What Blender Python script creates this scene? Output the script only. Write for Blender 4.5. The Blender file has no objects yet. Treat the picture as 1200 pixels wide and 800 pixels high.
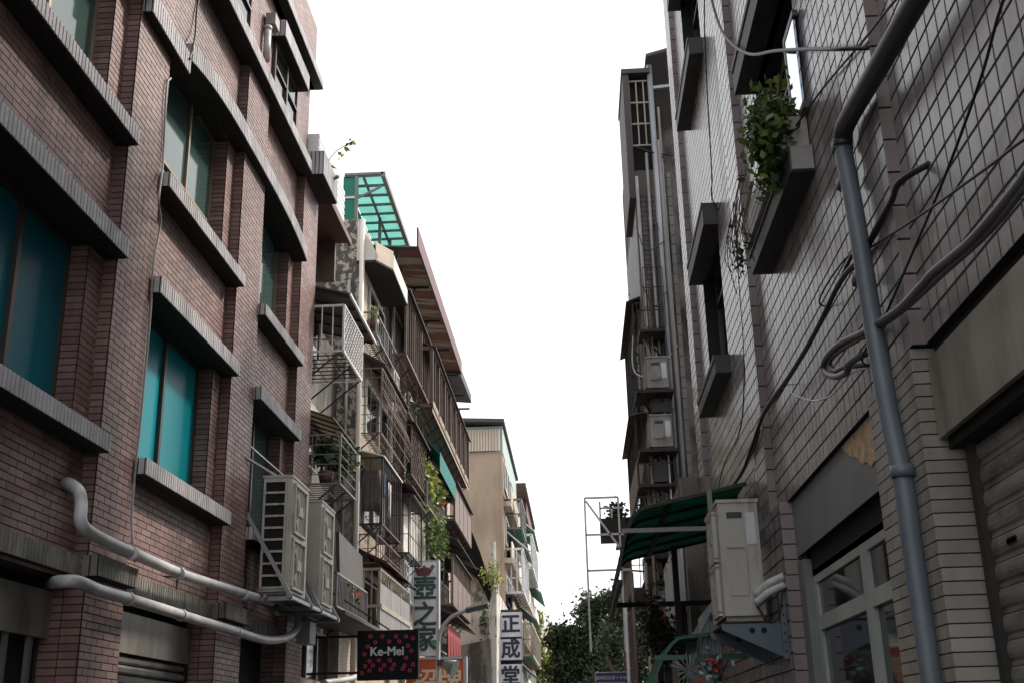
import bpy, math, random
import numpy as np
from mathutils import Matrix, Vector
random.seed(7); RNG = np.random.default_rng(7)
SC = bpy.context.scene
COL = SC.collection
# ------------------------------------------------------------------ camera
# Solved from the photograph's street and vertical vanishing points (1200 x 800 px).
F, PU, PV, CZ = 1345.0, 600.0, 400.0, 1.6
def _n(v): return v / np.linalg.norm(v)
_Y = _n(np.array([(680 - PU) / F, -(862 - PV) / F, -1.0]))
_Z = np.array([(510 - PU) / F, -(-3500 - PV) / F, -1.0]); _Z = _n(_Z - _Y * np.dot(_Z, _Y))
_X = np.cross(_Y, _Z)
M = np.stack([_X, _Y, _Z], 1)              # world -> camera
CPOS = np.array([0, 0, CZ])
cam = bpy.data.cameras.new('camera'); cam_o = bpy.data.objects.new('camera', cam); COL.objects.link(cam_o)
cam.sensor_width = 36; cam.lens = F / 1200 * 36; cam.clip_end = 3000; cam.clip_start = 0.05
_mw = Matrix([[*M.T[i], CPOS[i]] for i in range(3)] + [[0, 0, 0, 1]])
cam_o.matrix_world = _mw
SC.camera = cam_o
# ------------------------------------------------------------------ world, sun, exposure
SUN_EL, SUN_AZ = math.radians(42), math.radians(50)      # azimuth from +Y towards +X
W = bpy.data.worlds.new('World'); SC.world = W; W.use_nodes = True
nt = W.node_tree; nt.nodes.clear()
sky = nt.nodes.new('ShaderNodeTexSky'); sky.sky_type = 'NISHITA'; sky.sun_disc = False
sky.sun_elevation = SUN_EL; sky.sun_rotation = SUN_AZ; sky.dust_density = 6; sky.air_density = 1.0
hs = nt.nodes.new('ShaderNodeHueSaturation'); hs.inputs['Saturation'].default_value = 0.22
mixw = nt.nodes.new('ShaderNodeMix'); mixw.data_type = 'RGBA'; mixw.inputs[0].default_value = 0.72
mixw.inputs[7].default_value = (9.8, 9.9, 10.2, 1)        # even white overcast
bg = nt.nodes.new('ShaderNodeBackground'); bg.inputs[1].default_value = 0.14
wo = nt.nodes.new('ShaderNodeOutputWorld')
nt.links.new(sky.outputs[0], hs.inputs['Color']); nt.links.new(hs.outputs[0], mixw.inputs[6])
nt.links.new(mixw.outputs[2], bg.inputs[0]); nt.links.new(bg.outputs[0], wo.inputs[0])
sun = bpy.data.lights.new('sun', 'SUN'); sun.energy = 3.2; sun.angle = math.radians(6); sun.color = (1, 0.9, 0.8)
sun_o = bpy.data.objects.new('sun', sun); COL.objects.link(sun_o)
_d = Vector((math.sin(SUN_AZ) * math.cos(SUN_EL), math.cos(SUN_AZ) * math.cos(SUN_EL), math.sin(SUN_EL)))
sun_o.rotation_euler = _d.to_track_quat('Z', 'Y').to_euler(); sun_o.location = _d * 60
SC.view_settings.view_transform = 'Standard'; SC.view_settings.look = 'None'
SC.view_settings.exposure = 0.38; SC.view_settings.gamma = 1.0; SC.view_settings.use_curve_mapping = False
SC.render.engine = 'CYCLES'
SC.cycles.use_denoising = True; SC.cycles.max_bounces = 6; SC.cycles.diffuse_bounces = 3
SC.cycles.glossy_bounces = 3; SC.cycles.transmission_bounces = 4; SC.cycles.transparent_max_bounces = 12
# ------------------------------------------------------------------ pixel -> place
def ray(u, v): return M.T @ np.array([(u - PU) / F, -(v - PV) / F, -1.0])
def onx(u, v, x): d = ray(u, v); return CPOS + d * (x / d[0])
def ony(u, v, y): d = ray(u, v); return CPOS + d * (y / d[1])
def onz(u, v, z): d = ray(u, v); return CPOS + d * ((z - CZ) / d[2])
def project(p):
    c = (np.asarray(p, float) - CPOS) @ M.T
    return np.stack([PU + F * c[..., 0] / -c[..., 2], PV - F * c[..., 1] / -c[..., 2], -c[..., 2]], -1)
# ------------------------------------------------------------------ materials
MATS = {}
def mat(name, col, rough=0.7, var=0.12, scale=3.0, bump=0.0, bscale=40, metal=0.0, spec=0.5, island=0.0,
        dirt=None, dscale=(1.2, 1.2, 0.5), damt=0.5, dlo=0.45, dhi=0.7, trans=None, emit=None, stops=None):
    """Principled base colour + noise variation, optional per-piece variation and stains with their own shape."""
    if name in MATS: return MATS[name]
    m = bpy.data.materials.new(name); m.use_nodes = True; n = m.node_tree.nodes; l = m.node_tree.links
    b = n['Principled BSDF']
    tc = n.new('ShaderNodeNewGeometry')
    nz = n.new('ShaderNodeTexNoise'); nz.inputs['Scale'].default_value = scale; nz.inputs['Detail'].default_value = 5
    l.new(tc.outputs['Position'], nz.inputs['Vector'])
    hsv = n.new('ShaderNodeHueSaturation'); hsv.inputs['Color'].default_value = (*col, 1)
    mr = n.new('ShaderNodeMapRange'); mr.inputs[1].default_value = 0.25; mr.inputs[2].default_value = 0.75
    mr.inputs[3].default_value = 1 - var; mr.inputs[4].default_value = 1 + var
    l.new(nz.outputs[0], mr.inputs[0]); val = mr.outputs[0]
    if island:
        oi = n.new('ShaderNodeObjectInfo'); ad = n.new('ShaderNodeMath'); ad.operation = 'ADD'
        fr = n.new('ShaderNodeMath'); fr.operation = 'FRACT'
        l.new(tc.outputs['Random Per Island'], ad.inputs[0]); l.new(oi.outputs['Random'], ad.inputs[1]); l.new(ad.outputs[0], fr.inputs[0])
        m2 = n.new('ShaderNodeMapRange'); m2.inputs[3].default_value = 1 - island; m2.inputs[4].default_value = 1 + island
        l.new(fr.outputs[0], m2.inputs[0])
        mu = n.new('ShaderNodeMath'); mu.operation = 'MULTIPLY'; l.new(val, mu.inputs[0]); l.new(m2.outputs[0], mu.inputs[1]); val = mu.outputs[0]
        if stops:
            rp = n.new('ShaderNodeValToRGB'); e = rp.color_ramp.elements
            for i, (p, c) in enumerate(stops):
                if i > 1: e.new(p)
                e[i].position = p; e[i].color = (*c, 1)
            l.new(fr.outputs[0], rp.inputs[0]); l.new(rp.outputs[0], hsv.inputs['Color'])
    l.new(val, hsv.inputs['Value']); out = hsv.outputs[0]
    if dirt:
        mp = n.new('ShaderNodeMapping'); mp.inputs['Scale'].default_value = dscale; l.new(tc.outputs['Position'], mp.inputs[0])
        dn = n.new('ShaderNodeTexNoise'); dn.inputs['Scale'].default_value = 1.6; dn.inputs['Detail'].default_value = 7; dn.inputs['Roughness'].default_value = 0.65
        l.new(mp.outputs[0], dn.inputs['Vector'])
        dr = n.new('ShaderNodeMapRange'); dr.inputs[1].default_value = dlo; dr.inputs[2].default_value = dhi; dr.inputs[4].default_value = damt
        l.new(dn.outputs[0], dr.inputs[0])
        mx = n.new('ShaderNodeMix'); mx.data_type = 'RGBA'; l.new(dr.outputs[0], mx.inputs[0]); l.new(out, mx.inputs[6]); mx.inputs[7].default_value = (*dirt, 1)
        out = mx.outputs[2]
    l.new(out, b.inputs['Base Color'])
    b.inputs['Roughness'].default_value = rough; b.inputs['Metallic'].default_value = metal
    b.inputs['Specular IOR Level'].default_value = spec
    if bump:
        bn = n.new('ShaderNodeTexNoise'); bn.inputs['Scale'].default_value = bscale; bn.inputs['Detail'].default_value = 4
        l.new(tc.outputs['Position'], bn.inputs['Vector'])
        bp = n.new('ShaderNodeBump'); bp.inputs['Strength'].default_value = bump; bp.inputs['Distance'].default_value = 0.02
        l.new(bn.outputs[0], bp.inputs['Height']); l.new(bp.outputs[0], b.inputs['Normal'])
    if trans:                                # thin translucent sheet or leaf
        tr = n.new('ShaderNodeBsdfTranslucent'); l.new(out, tr.inputs[0]); ms = n.new('ShaderNodeMixShader'); ms.inputs[0].default_value = trans
        l.new(b.outputs[0], ms.inputs[1]); l.new(tr.outputs[0], ms.inputs[2]); l.new(ms.outputs[0], n['Material Output'].inputs[0])
    MATS[name] = m; return m
mat('brick', (0.2, 0.1, 0.085), 0.5, 0.14, 2.0, 0.2, 60, island=0.1, dirt=(0.085, 0.058, 0.052), damt=0.72, dscale=(1.5, 1.5, 0.28),
    stops=[(0, (0.22, 0.128, 0.114)), (0.4, (0.25, 0.148, 0.13)), (0.75, (0.27, 0.165, 0.147)), (1, (0.29, 0.185, 0.167))])
mat('mortar', (0.045, 0.034, 0.031), 0.9, 0.2)
mat('red_render', (0.12, 0.048, 0.038), 0.8, 0.15, 3, 0.2)
mat('soldier', (0.42, 0.41, 0.42), 0.6, 0.16, 4, 0.3, 50, island=0.1, dirt=(0.07, 0.065, 0.06), damt=0.55)
mat('soffit', (0.022, 0.02, 0.02), 0.85, 0.2, 3, 0.2)  # shade under ledges put into the colour; also fills the tile joints
mat('old_soldier', (0.26, 0.25, 0.22), 0.8, 0.25, 4, 0.4, 50, island=0.12, dirt=(0.045, 0.04, 0.033), damt=0.75, dscale=(1.5, 1.5, 0.5))
mat('tile', (0.3, 0.285, 0.3), 0.25, 0.14, 2.5, 0.03, 7, island=0.14, spec=0.55, dirt=(0.1, 0.082, 0.07), damt=0.7, dscale=(1.7, 1.7, 0.3),
    stops=[(0, (0.22, 0.207, 0.205)), (0.5, (0.255, 0.238, 0.236)), (1, (0.285, 0.268, 0.265))])
mat('quoin', (0.22, 0.18, 0.176), 0.4, 0.12, 2.5, 0.1, 20, island=0.14, dirt=(0.1, 0.07, 0.07), damt=0.5)
mat('grout', (0.018, 0.017, 0.02), 0.9, 0.2)
mat('grey_tile', (0.25, 0.235, 0.205), 0.5, 0.15, 3, 0.15, 40, island=0.13, dirt=(0.1, 0.075, 0.055), damt=0.6)
mat('ledge_stone', (0.045, 0.045, 0.048), 0.6, 0.2, 4, 0.2, 30, dirt=(0.03, 0.028, 0.027), damt=0.7, dscale=(2, 2, 0.8))
mat('teal_glass', (0.0, 0.27, 0.32), 0.35, 0.06, 1.2, spec=0.15)
mat('blue_teal_glass', (0.0, 0.125, 0.17), 0.3, 0.1, 1.0, spec=0.18)
mat('green_glass', (0.05, 0.095, 0.085), 0.06, 0.1, 1.0, spec=0.4)
mat('dark_glass', (0.012, 0.016, 0.017), 0.05, 0.1, 1.0, spec=0.5)
mat('pale_glass', (0.5, 0.54, 0.57), 0.1, 0.08, 1.0)
mat('mirror_glass', (0.5, 0.57, 0.68), 0.06, 0.04, 1.0, metal=1.0)
mat('bronze_frame', (0.07, 0.06, 0.05), 0.45, 0.15, metal=0.3)
mat('gold_frame', (0.32, 0.25, 0.17), 0.45, 0.15, metal=0.4)
mat('white_frame', (0.55, 0.58, 0.56), 0.45, 0.1, 3, dirt=(0.2, 0.2, 0.18), damt=0.45)
mat('mint_frame', (0.34, 0.38, 0.35), 0.45, 0.1, 3, dirt=(0.15, 0.16, 0.14), damt=0.5)
mat('dark_void', (0.012, 0.011, 0.011), 0.95, 0.1)  # unlit depth of recesses, openings, slots and holes put into the colour
mat('sheet_metal', (0.27, 0.25, 0.215), 0.45, 0.2, 2, 0.1, 5, metal=0.35, dirt=(0.1, 0.075, 0.05), damt=0.8, dscale=(2.2, 2.2, 0.5))
mat('fascia_grey', (0.17, 0.185, 0.195), 0.5, 0.15, 2, 0.05, 5, metal=0.2, dirt=(0.17, 0.13, 0.085), damt=0.5, dscale=(1.6, 1.6, 0.7), dlo=0.5)
mat('torn_board', (0.5, 0.36, 0.22), 0.85, 0.35, 14, 0.5, 30)
mat('shutter', (0.27, 0.255, 0.225), 0.5, 0.25, 3, 0.1, 10, metal=0.5, dirt=(0.045, 0.036, 0.028), damt=0.75, dscale=(1.2, 2.0, 6))
mat('shutter_left', (0.26, 0.25, 0.23), 0.5, 0.25, 3, 0.1, 10, metal=0.4, dirt=(0.06, 0.05, 0.04), damt=0.6, dscale=(1.2, 2.0, 6))
mat('pvc_blue', (0.105, 0.13, 0.155), 0.45, 0.12, 3, dirt=(0.05, 0.06, 0.07), damt=0.6, dscale=(3, 3, 1.2))
mat('pvc_white', (0.5, 0.5, 0.5), 0.45, 0.15, 4, dirt=(0.18, 0.165, 0.15), damt=0.65, dscale=(3, 1.5, 3))
mat('pvc_grey', (0.3, 0.29, 0.28), 0.55, 0.15, 4, dirt=(0.12, 0.11, 0.1), damt=0.6)
mat('cable', (0.015, 0.015, 0.016), 0.5, 0.1)
mat('cable_grey', (0.085, 0.085, 0.085), 0.5, 0.15)
mat('ac_beige', (0.46, 0.43, 0.375), 0.5, 0.08, 3, dirt=(0.2, 0.14, 0.09), damt=0.75, dscale=(5, 5, 0.9), dlo=0.52, dhi=0.68)
mat('ac_right', (0.4, 0.385, 0.34), 0.5, 0.08, 3, dirt=(0.2, 0.15, 0.1), damt=0.7, dscale=(5, 5, 0.9), dlo=0.52, dhi=0.68)
mat('ac_fan', (0.3, 0.235, 0.17), 0.6, 0.15, 5, dirt=(0.14, 0.09, 0.055), damt=0.6)
mat('ac_plain', (0.42, 0.41, 0.39), 0.5, 0.1, 3, dirt=(0.2, 0.18, 0.15), damt=0.5)
mat('galv', (0.33, 0.34, 0.35), 0.45, 0.15, 4, metal=0.6, dirt=(0.14, 0.1, 0.07), damt=0.5)
mat('bracket_blue', (0.095, 0.125, 0.15), 0.45, 0.12, 4, metal=0.4)
mat('iron_dark', (0.022, 0.02, 0.019), 0.6, 0.25, 6, metal=0.3, dirt=(0.09, 0.04, 0.02), damt=0.5)
mat('iron_brown', (0.14, 0.095, 0.08), 0.6, 0.2, 6, metal=0.2)
mat('iron_white', (0.66, 0.66, 0.66), 0.5, 0.12, 5, metal=0.2, dirt=(0.22, 0.16, 0.11), damt=0.4)
mat('iron_beige', (0.33, 0.29, 0.235), 0.55, 0.15, 5, metal=0.1, dirt=(0.15, 0.1, 0.06), damt=0.4)
mat('iron_grey', (0.2, 0.19, 0.185), 0.5, 0.15, 5, metal=0.3, dirt=(0.1, 0.07, 0.05), damt=0.4)
mat('sooty_concrete', (0.15, 0.138, 0.12), 0.9, 0.2, 1.5, 0.3, 20, dirt=(0.018, 0.016, 0.014), damt=0.95, dscale=(1.1, 1.1, 0.35), dlo=0.46, dhi=0.58)
mat('beige_wall', (0.48, 0.4, 0.32), 0.8, 0.12, 2, 0.15, 30, dirt=(0.17, 0.13, 0.1), damt=0.75, dscale=(1.3, 1.3, 0.35))
mat('beige_tile', (0.5, 0.41, 0.31), 0.55, 0.1, 3, 0.1, 30, island=0.1, dirt=(0.2, 0.15, 0.105), damt=0.7, dscale=(1.3, 1.3, 0.35))
mat('cream_wall', (0.68, 0.64, 0.57), 0.7, 0.06, 2, 0.1, 30, dirt=(0.4, 0.35, 0.29), damt=0.35)
mat('white_tile', (0.56, 0.55, 0.52), 0.5, 0.08, 3, 0.1, 30, island=0.08, dirt=(0.26, 0.23, 0.19), damt=0.45)
mat('tan_render', (0.36, 0.275, 0.205), 0.85, 0.12, 0.8, 0.15, 20, dirt=(0.17, 0.12, 0.09), damt=0.75, dscale=(0.55, 0.55, 0.16))
mat('corr_beige', (0.5, 0.43, 0.35), 0.6, 0.08, 2)
mat('corr_white', (0.75, 0.75, 0.75), 0.5, 0.04, 2)
mat('corr_mint', (0.33, 0.43, 0.39), 0.6, 0.08, 2)
mat('peeling', (0.1, 0.09, 0.08), 0.9, 0.3, 5, 0.4, 25, dirt=(0.46, 0.42, 0.36), damt=1.0, dscale=(5.5, 5.5, 4.5), dlo=0.5, dhi=0.55)
mat('plaster_grey', (0.4, 0.375, 0.34), 0.85, 0.15, 2, 0.25, 20, dirt=(0.14, 0.12, 0.1), damt=0.8, dscale=(1.6, 1.6, 0.8), dlo=0.5)
mat('plaster_white', (0.5, 0.47, 0.43), 0.85, 0.1, 1, 0.25, 20, dirt=(0.12, 0.1, 0.085), damt=0.85, dscale=(1.5, 1.5, 0.9), dlo=0.52, dhi=0.6)
mat('concrete', (0.15, 0.137, 0.12), 0.9, 0.15, 1.5, 0.3, 20, dirt=(0.03, 0.027, 0.023), damt=0.9, dscale=(1.1, 1.1, 0.4), dlo=0.45, dhi=0.6)
mat('tarp', (0.012, 0.011, 0.011), 0.95, 0.2, 2, spec=0.1)
mat('eave_maroon', (0.11, 0.042, 0.04), 0.6, 0.2, 3, dirt=(0.05, 0.03, 0.03), damt=0.5)
mat('eave_soffit', (0.17, 0.055, 0.035), 0.75, 0.25, 3, dirt=(0.3, 0.26, 0.2), damt=1.0, dscale=(0.15, 1.1, 0.2), dlo=0.52, dhi=0.55)
mat('roof_dark', (0.06, 0.05, 0.05), 0.7, 0.2, 3)
mat('green_sheet', (0.38, 0.64, 0.6), 0.35, 0.1, 1.5, trans=0.8)
mat('green_panel', (0.03, 0.3, 0.22), 0.4, 0.08, 1.5, trans=0.45)
mat('green_dark_sheet', (0.025, 0.2, 0.145), 0.4, 0.2, 2, trans=0.6, dirt=(0.02, 0.06, 0.045), damt=0.5)
mat('green_awning', (0.03, 0.3, 0.19), 0.6, 0.12, 4, trans=0.35)
mat('teal_awning', (0.0, 0.22, 0.2), 0.6, 0.12, 4, trans=0.35)
mat('green_frame', (0.05, 0.13, 0.1), 0.5, 0.1, metal=0.2)
mat('grey_frame', (0.17, 0.175, 0.17), 0.5, 0.12, metal=0.3)
mat('awning_beige', (0.5, 0.45, 0.37), 0.7, 0.1, 2, trans=0.35, dirt=(0.3, 0.25, 0.19), damt=0.4)
mat('leaf', (0.06, 0.11, 0.028), 0.5, 0.2, 5, island=0.45, trans=0.35, stops=[(0, (0.03, 0.06, 0.018)), (0.55, (0.06, 0.11, 0.026)), (1, (0.13, 0.17, 0.035))])
mat('leaf_dark', (0.03, 0.055, 0.022), 0.55, 0.2, 5, island=0.45, trans=0.25, stops=[(0, (0.012, 0.024, 0.012)), (0.6, (0.024, 0.044, 0.018)), (1, (0.05, 0.075, 0.028))])
mat('leaf_light', (0.2, 0.24, 0.05), 0.5, 0.2, 5, island=0.35, trans=0.45, stops=[(0, (0.1, 0.15, 0.03)), (0.6, (0.2, 0.24, 0.05)), (1, (0.34, 0.36, 0.09))])
mat('leaf_rust', (0.2, 0.1, 0.03), 0.5, 0.2, 5, island=0.35, trans=0.35, stops=[(0, (0.09, 0.07, 0.025)), (0.6, (0.2, 0.1, 0.03)), (1, (0.3, 0.17, 0.05))])
mat('petal_red', (0.6, 0.07, 0.035), 0.5, 0.15, 5, trans=0.3)
mat('petal_pink', (0.6, 0.1, 0.13), 0.5, 0.15, 5, trans=0.3)
mat('bark', (0.08, 0.06, 0.045), 0.9, 0.25, 6, 0.5, 15)
mat('sign_black', (0.008, 0.008, 0.01), 0.7, 0.1, spec=0.2)
mat('sign_grey', (0.58, 0.59, 0.61), 0.5, 0.06, 2, dirt=(0.24, 0.22, 0.21), damt=0.5, dscale=(2, 2, 1))
mat('sign_white', (0.55, 0.55, 0.6), 0.45, 0.05, 2, dirt=(0.3, 0.29, 0.3), damt=0.35)
mat('sign_orange', (0.5, 0.085, 0.03), 0.5, 0.08, 2)
mat('sign_blue', (0.045, 0.04, 0.2), 0.45, 0.08, 2)
mat('ink_white', (0.62, 0.63, 0.63), 0.5, 0.03)
mat('ink_navy', (0.012, 0.014, 0.04), 0.5, 0.05)
mat('ink_green', (0.01, 0.045, 0.04), 0.5, 0.1)
mat('ink_mint', (0.05, 0.2, 0.17), 0.5, 0.1)
mat('ink_maroon', (0.07, 0.012, 0.025), 0.5, 0.1)
mat('ink_pink', (0.42, 0.02, 0.075), 0.5, 0.1)
mat('ink_cream', (0.6, 0.55, 0.42), 0.5, 0.08)
mat('red_cloth', (0.19, 0.012, 0.016), 0.75, 0.15, 3)
mat('wood', (0.3, 0.15, 0.05), 0.6, 0.2, 6)
mat('cloth_grey', (0.12, 0.105, 0.1), 0.9, 0.2, 8)
mat('cloth_blue', (0.07, 0.13, 0.36), 0.9, 0.1, 8)
mat('cloth_white', (0.55, 0.55, 0.57), 0.9, 0.1, 8)
mat('asphalt', (0.055, 0.055, 0.055), 0.9, 0.2, 2, 0.3, 80)
mat('dark_tile', (0.1, 0.088, 0.08), 0.5, 0.2, 3, island=0.15)
mat('ac_grimy', (0.27, 0.26, 0.245), 0.6, 0.12, 3, dirt=(0.1, 0.09, 0.075), damt=0.75, dscale=(2.5, 2.5, 1.5))
mat('grey_quoin', (0.2, 0.19, 0.18), 0.5, 0.2, 3, island=0.12, dirt=(0.1, 0.09, 0.08), damt=0.6)
mat('pavement', (0.14, 0.135, 0.125), 0.9, 0.15, 2, 0.2, 40)
mat('far_red', (0.27, 0.13, 0.105), 0.85, 0.12, 1)
mat('pole_concrete', (0.33, 0.31, 0.28), 0.9, 0.15, 3, 0.2, 30, dirt=(0.14, 0.12, 0.1), damt=0.7)
mat('lamp_grey', (0.32, 0.33, 0.36), 0.45, 0.1, metal=0.4)
mat('dark_plastic', (0.03, 0.032, 0.035), 0.5, 0.1)
mat('speaker_grey', (0.12, 0.13, 0.125), 0.5, 0.15)
mat('bottle_blue', (0.2, 0.3, 0.34), 0.4, 0.3, 12, trans=0.3)
# ------------------------------------------------------------------ mesh helpers
class MB:
    def __init__(s): s.v, s.f, s.m, s.s = [], [], [], []
    def _add(s, vs, fs, m=0, smooth=False):
        b = len(s.v); s.v += [tuple(map(float, p)) for p in vs]
        for f in fs: s.f.append(tuple(b + i for i in f)); s.m.append(m); s.s.append(smooth)
        return s
    def hexa(s, p, m=0):
        return s._add(p, [(3, 2, 1, 0), (4, 5, 6, 7), (0, 1, 5, 4), (1, 2, 6, 5), (2, 3, 7, 6), (3, 0, 4, 7)], m)
    def box(s, x0, x1, y0, y1, z0, z1, m=0):
        x0, x1 = min(x0, x1), max(x0, x1); y0, y1 = min(y0, y1), max(y0, y1); z0, z1 = min(z0, z1), max(z0, z1)
        return s.hexa([(x0, y0, z0), (x1, y0, z0), (x1, y1, z0), (x0, y1, z0), (x0, y0, z1), (x1, y0, z1), (x1, y1, z1), (x0, y1, z1)], m)
    def bar(s, p, q, w=0.03, h=None, m=0, up=(0, 0, 1)):
        p, q = np.array(p, float), np.array(q, float); d = q - p; L = np.linalg.norm(d)
        if L < 1e-6: return s
        d /= L; h = h or w; up = np.array(up, float)
        if abs(d @ up) > 0.97: up = np.array((1.0, 0, 0)) if abs(d[0]) < 0.9 else np.array((0, 1.0, 0))
        a = _n(np.cross(d, up)) * w / 2; b = _n(np.cross(a, d)) * h / 2
        return s.hexa([p - a - b, p + a - b, p + a + b, p - a + b, q - a - b, q + a - b, q + a + b, q - a + b], m)
    def tube(s, pts, r=0.02, n=8, m=0, r1=None, smooth=True):
        pts = [np.array(p, float) for p in pts]; k = len(pts); rings = []
        prev = None
        for i, p in enumerate(pts):
            t = _n(pts[min(i + 1, k - 1)] - pts[max(i - 1, 0)])
            if prev is None:
                a = np.array((0, 0, 1.0)) if abs(t[2]) < 0.9 else np.array((1.0, 0, 0)); x = _n(np.cross(t, a))
            else: x = _n(prev - t * (prev @ t))
            prev = x; y = np.cross(t, x)
            rr = r if r1 is None else r + (r1 - r) * i / (k - 1)
            rings.append([p + rr * (math.cos(2 * math.pi * j / n) * x + math.sin(2 * math.pi * j / n) * y) for j in range(n)])
        vs = [v for rg in rings for v in rg]
        fs = [(i * n + j, i * n + (j + 1) % n, (i + 1) * n + (j + 1) % n, (i + 1) * n + j) for i in range(k - 1) for j in range(n)]
        s._add(vs, fs, m, smooth); b = len(s.v) - len(vs)
        s.f += [tuple(b + j for j in reversed(range(n))), tuple(b + (k - 1) * n + j for j in range(n))]; s.m += [m, m]; s.s += [False, False]
        return s
    def prism(s, poly, vec, m=0):
        vec = np.array(vec, float); n = len(poly); a = [np.array(p, float) for p in poly]; b = [p + vec for p in a]
        fs = [tuple(range(n)), tuple(n + i for i in reversed(range(n)))] + [(i, n + i, n + (i + 1) % n, (i + 1) % n) for i in range(n)]
        return s._add(a + b, fs, m)
    def disc(s, c, nrm, r, r0=0.0, th=0.01, n=20, m=0):
        c = np.array(c, float); nrm = _n(np.array(nrm, float)); a = np.array((0, 0, 1.0)) if abs(nrm[2]) < 0.9 else np.array((1.0, 0, 0))
        x = _n(np.cross(nrm, a)); y = np.cross(nrm, x)
        P = lambda R, t, k: c + nrm * t + R * (math.cos(2 * math.pi * k / n) * x + math.sin(2 * math.pi * k / n) * y)
        if r0 <= 0: return s.prism([P(r, 0, k) for k in range(n)], nrm * th, m)
        vs = [P(r, 0, k) for k in range(n)] + [P(r0, 0, k) for k in range(n)] + [P(r, th, k) for k in range(n)] + [P(r0, th, k) for k in range(n)]
        fs = []
        for k in range(n):
            j = (k + 1) % n
            fs += [(k, j, n + j, n + k), (2 * n + k, 3 * n + k, 3 * n + j, 2 * n + j), (k, 2 * n + k, 2 * n + j, j), (n + k, n + j, 3 * n + j, 3 * n + k)]
        return s._add(vs, fs, m)
    def build(s, name, mats, parent=None):
        me = bpy.data.meshes.new(name); me.from_pydata(s.v, [], s.f)
        for q in (mats if isinstance(mats, (list, tuple)) else [mats]): me.materials.append(MATS[q])
        me.polygons.foreach_set('material_index', s.m); me.polygons.foreach_set('use_smooth', s.s); me.update()
        return link(name, me, parent)
def link(name, me, parent=None):
    o = bpy.data.objects.new(name, me); COL.objects.link(o)
    if parent is not None:
        o.parent = parent; o.matrix_parent_inverse = Matrix.Translation(-wloc(parent))
    return o
def wloc(o):
    v = Vector(o.location)
    return v if o.type == 'EMPTY' else Vector((0, 0, 0))
def tag(o, label=None, cat=None, group=None, kind=None):
    for k, x in (('label', label), ('category', cat), ('group', group), ('kind', kind)):
        if x: o[k] = x
    return o
def thing(name, label, cat, loc=(0, 0, 0), group=None):
    o = bpy.data.objects.new(name, None); o.empty_display_size = 0.2; o.location = loc; COL.objects.link(o)
    return tag(o, label, cat, group)
def arc(p, q, sag, n=10):
    p, q = np.array(p, float), np.array(q, float)
    return [p + (q - p) * t + np.array((0, 0, -4 * sag * t * (1 - t))) for t in np.linspace(0, 1, n)]
def smooth(pts, n=6):
    P = [np.array(p, float) for p in pts]; P = [2 * P[0] - P[1]] + P + [2 * P[-1] - P[-2]]; out = []
    for i in range(1, len(P) - 2):
        for t in np.linspace(0, 1, n, endpoint=False):
            a, b, c, d = P[i - 1:i + 3]
            out.append(0.5 * (2 * b + (c - a) * t + (2 * a - 5 * b + 4 * c - d) * t * t + (3 * b - a - 3 * c + d) * t ** 3))
    return out + [P[-2]]
# ---- laid pieces (bricks, tiles): each is (origin, u, v, length, height) with the face normal u x v
class Field:
    def __init__(s): s.o, s.u, s.v, s.l, s.h = [], [], [], [], []
    def panel(s, o, u, v, Wd, H, L, h, j=0.008, bond=0.5, start=0.0, vstart=0.0, ju=None):
        o, u, v = (np.array(a, float) for a in (o, u, v)); r = 0; z = -vstart
        while z < H - 1e-4:
            z0, z1 = max(z, 0), min(z + h - j, H); z += h
            if z1 - z0 > 0.012:
                x = -(((r * bond + start) % 1.0) * L)
                while x < Wd - 1e-4:
                    x0, x1 = max(x, 0), min(x + L - (j if ju is None else ju), Wd); x += L
                    if x1 - x0 > 0.012: s.o.append(o + u * x0 + v * z0); s.u.append(u); s.v.append(v); s.l.append(x1 - x0); s.h.append(z1 - z0)
            r += 1
        return s
    def arrays(s): return [np.array(a, float) for a in (s.o, s.u, s.v, s.l, s.h)]
def field_mesh(name, A, proud, depth, mats, midx=0):
    o, u, v, l, h = A; N = len(o); n = np.cross(u, v)
    pr = proud * (1 + 0.22 * (RNG.random(N) - 0.5))
    U, V = u * l[:, None], v * h[:, None]; f = n * pr[:, None]; bk = -n * depth
    tilt = n * (proud * 0.04 * (RNG.random(N) - 0.5))[:, None]
    ch = np.minimum(0.0018, 0.05 * np.minimum(l, h))[:, None]; cu, cv = u * ch, v * ch; fb = f - n * (ch * 0.45)
    P = np.stack([o + bk, o + U + bk, o + U + V + bk, o + V + bk,
                  o + fb, o + U + fb, o + U + V + fb, o + V + fb,
                  o + cu + cv + f - tilt, o + U - cu + cv + f + tilt, o + U + V - cu - cv + f + tilt, o + V + cu - cv + f - tilt], 1).reshape(-1, 3)
    q = np.array([[8, 9, 10, 11], [4, 5, 9, 8], [5, 6, 10, 9], [6, 7, 11, 10], [7, 4, 8, 11], [0, 1, 5, 4], [1, 2, 6, 5], [2, 3, 7, 6], [3, 0, 4, 7]])
    FC = (q[None] + (np.arange(N) * 12)[:, None, None]).reshape(-1)
    me = bpy.data.meshes.new(name); nf = N * 9
    me.vertices.add(len(P)); me.vertices.foreach_set('co', P.ravel()); me.loops.add(nf * 4); me.loops.foreach_set('vertex_index', FC)
    me.polygons.add(nf); me.polygons.foreach_set('loop_start', np.arange(0, nf * 4, 4)); me.polygons.foreach_set('loop_total', np.full(nf, 4))
    for q2 in mats: me.materials.append(MATS[q2])
    me.polygons.foreach_set('use_smooth', np.zeros(nf, bool)); me.update(calc_edges=True); me.validate()
    return me
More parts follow.
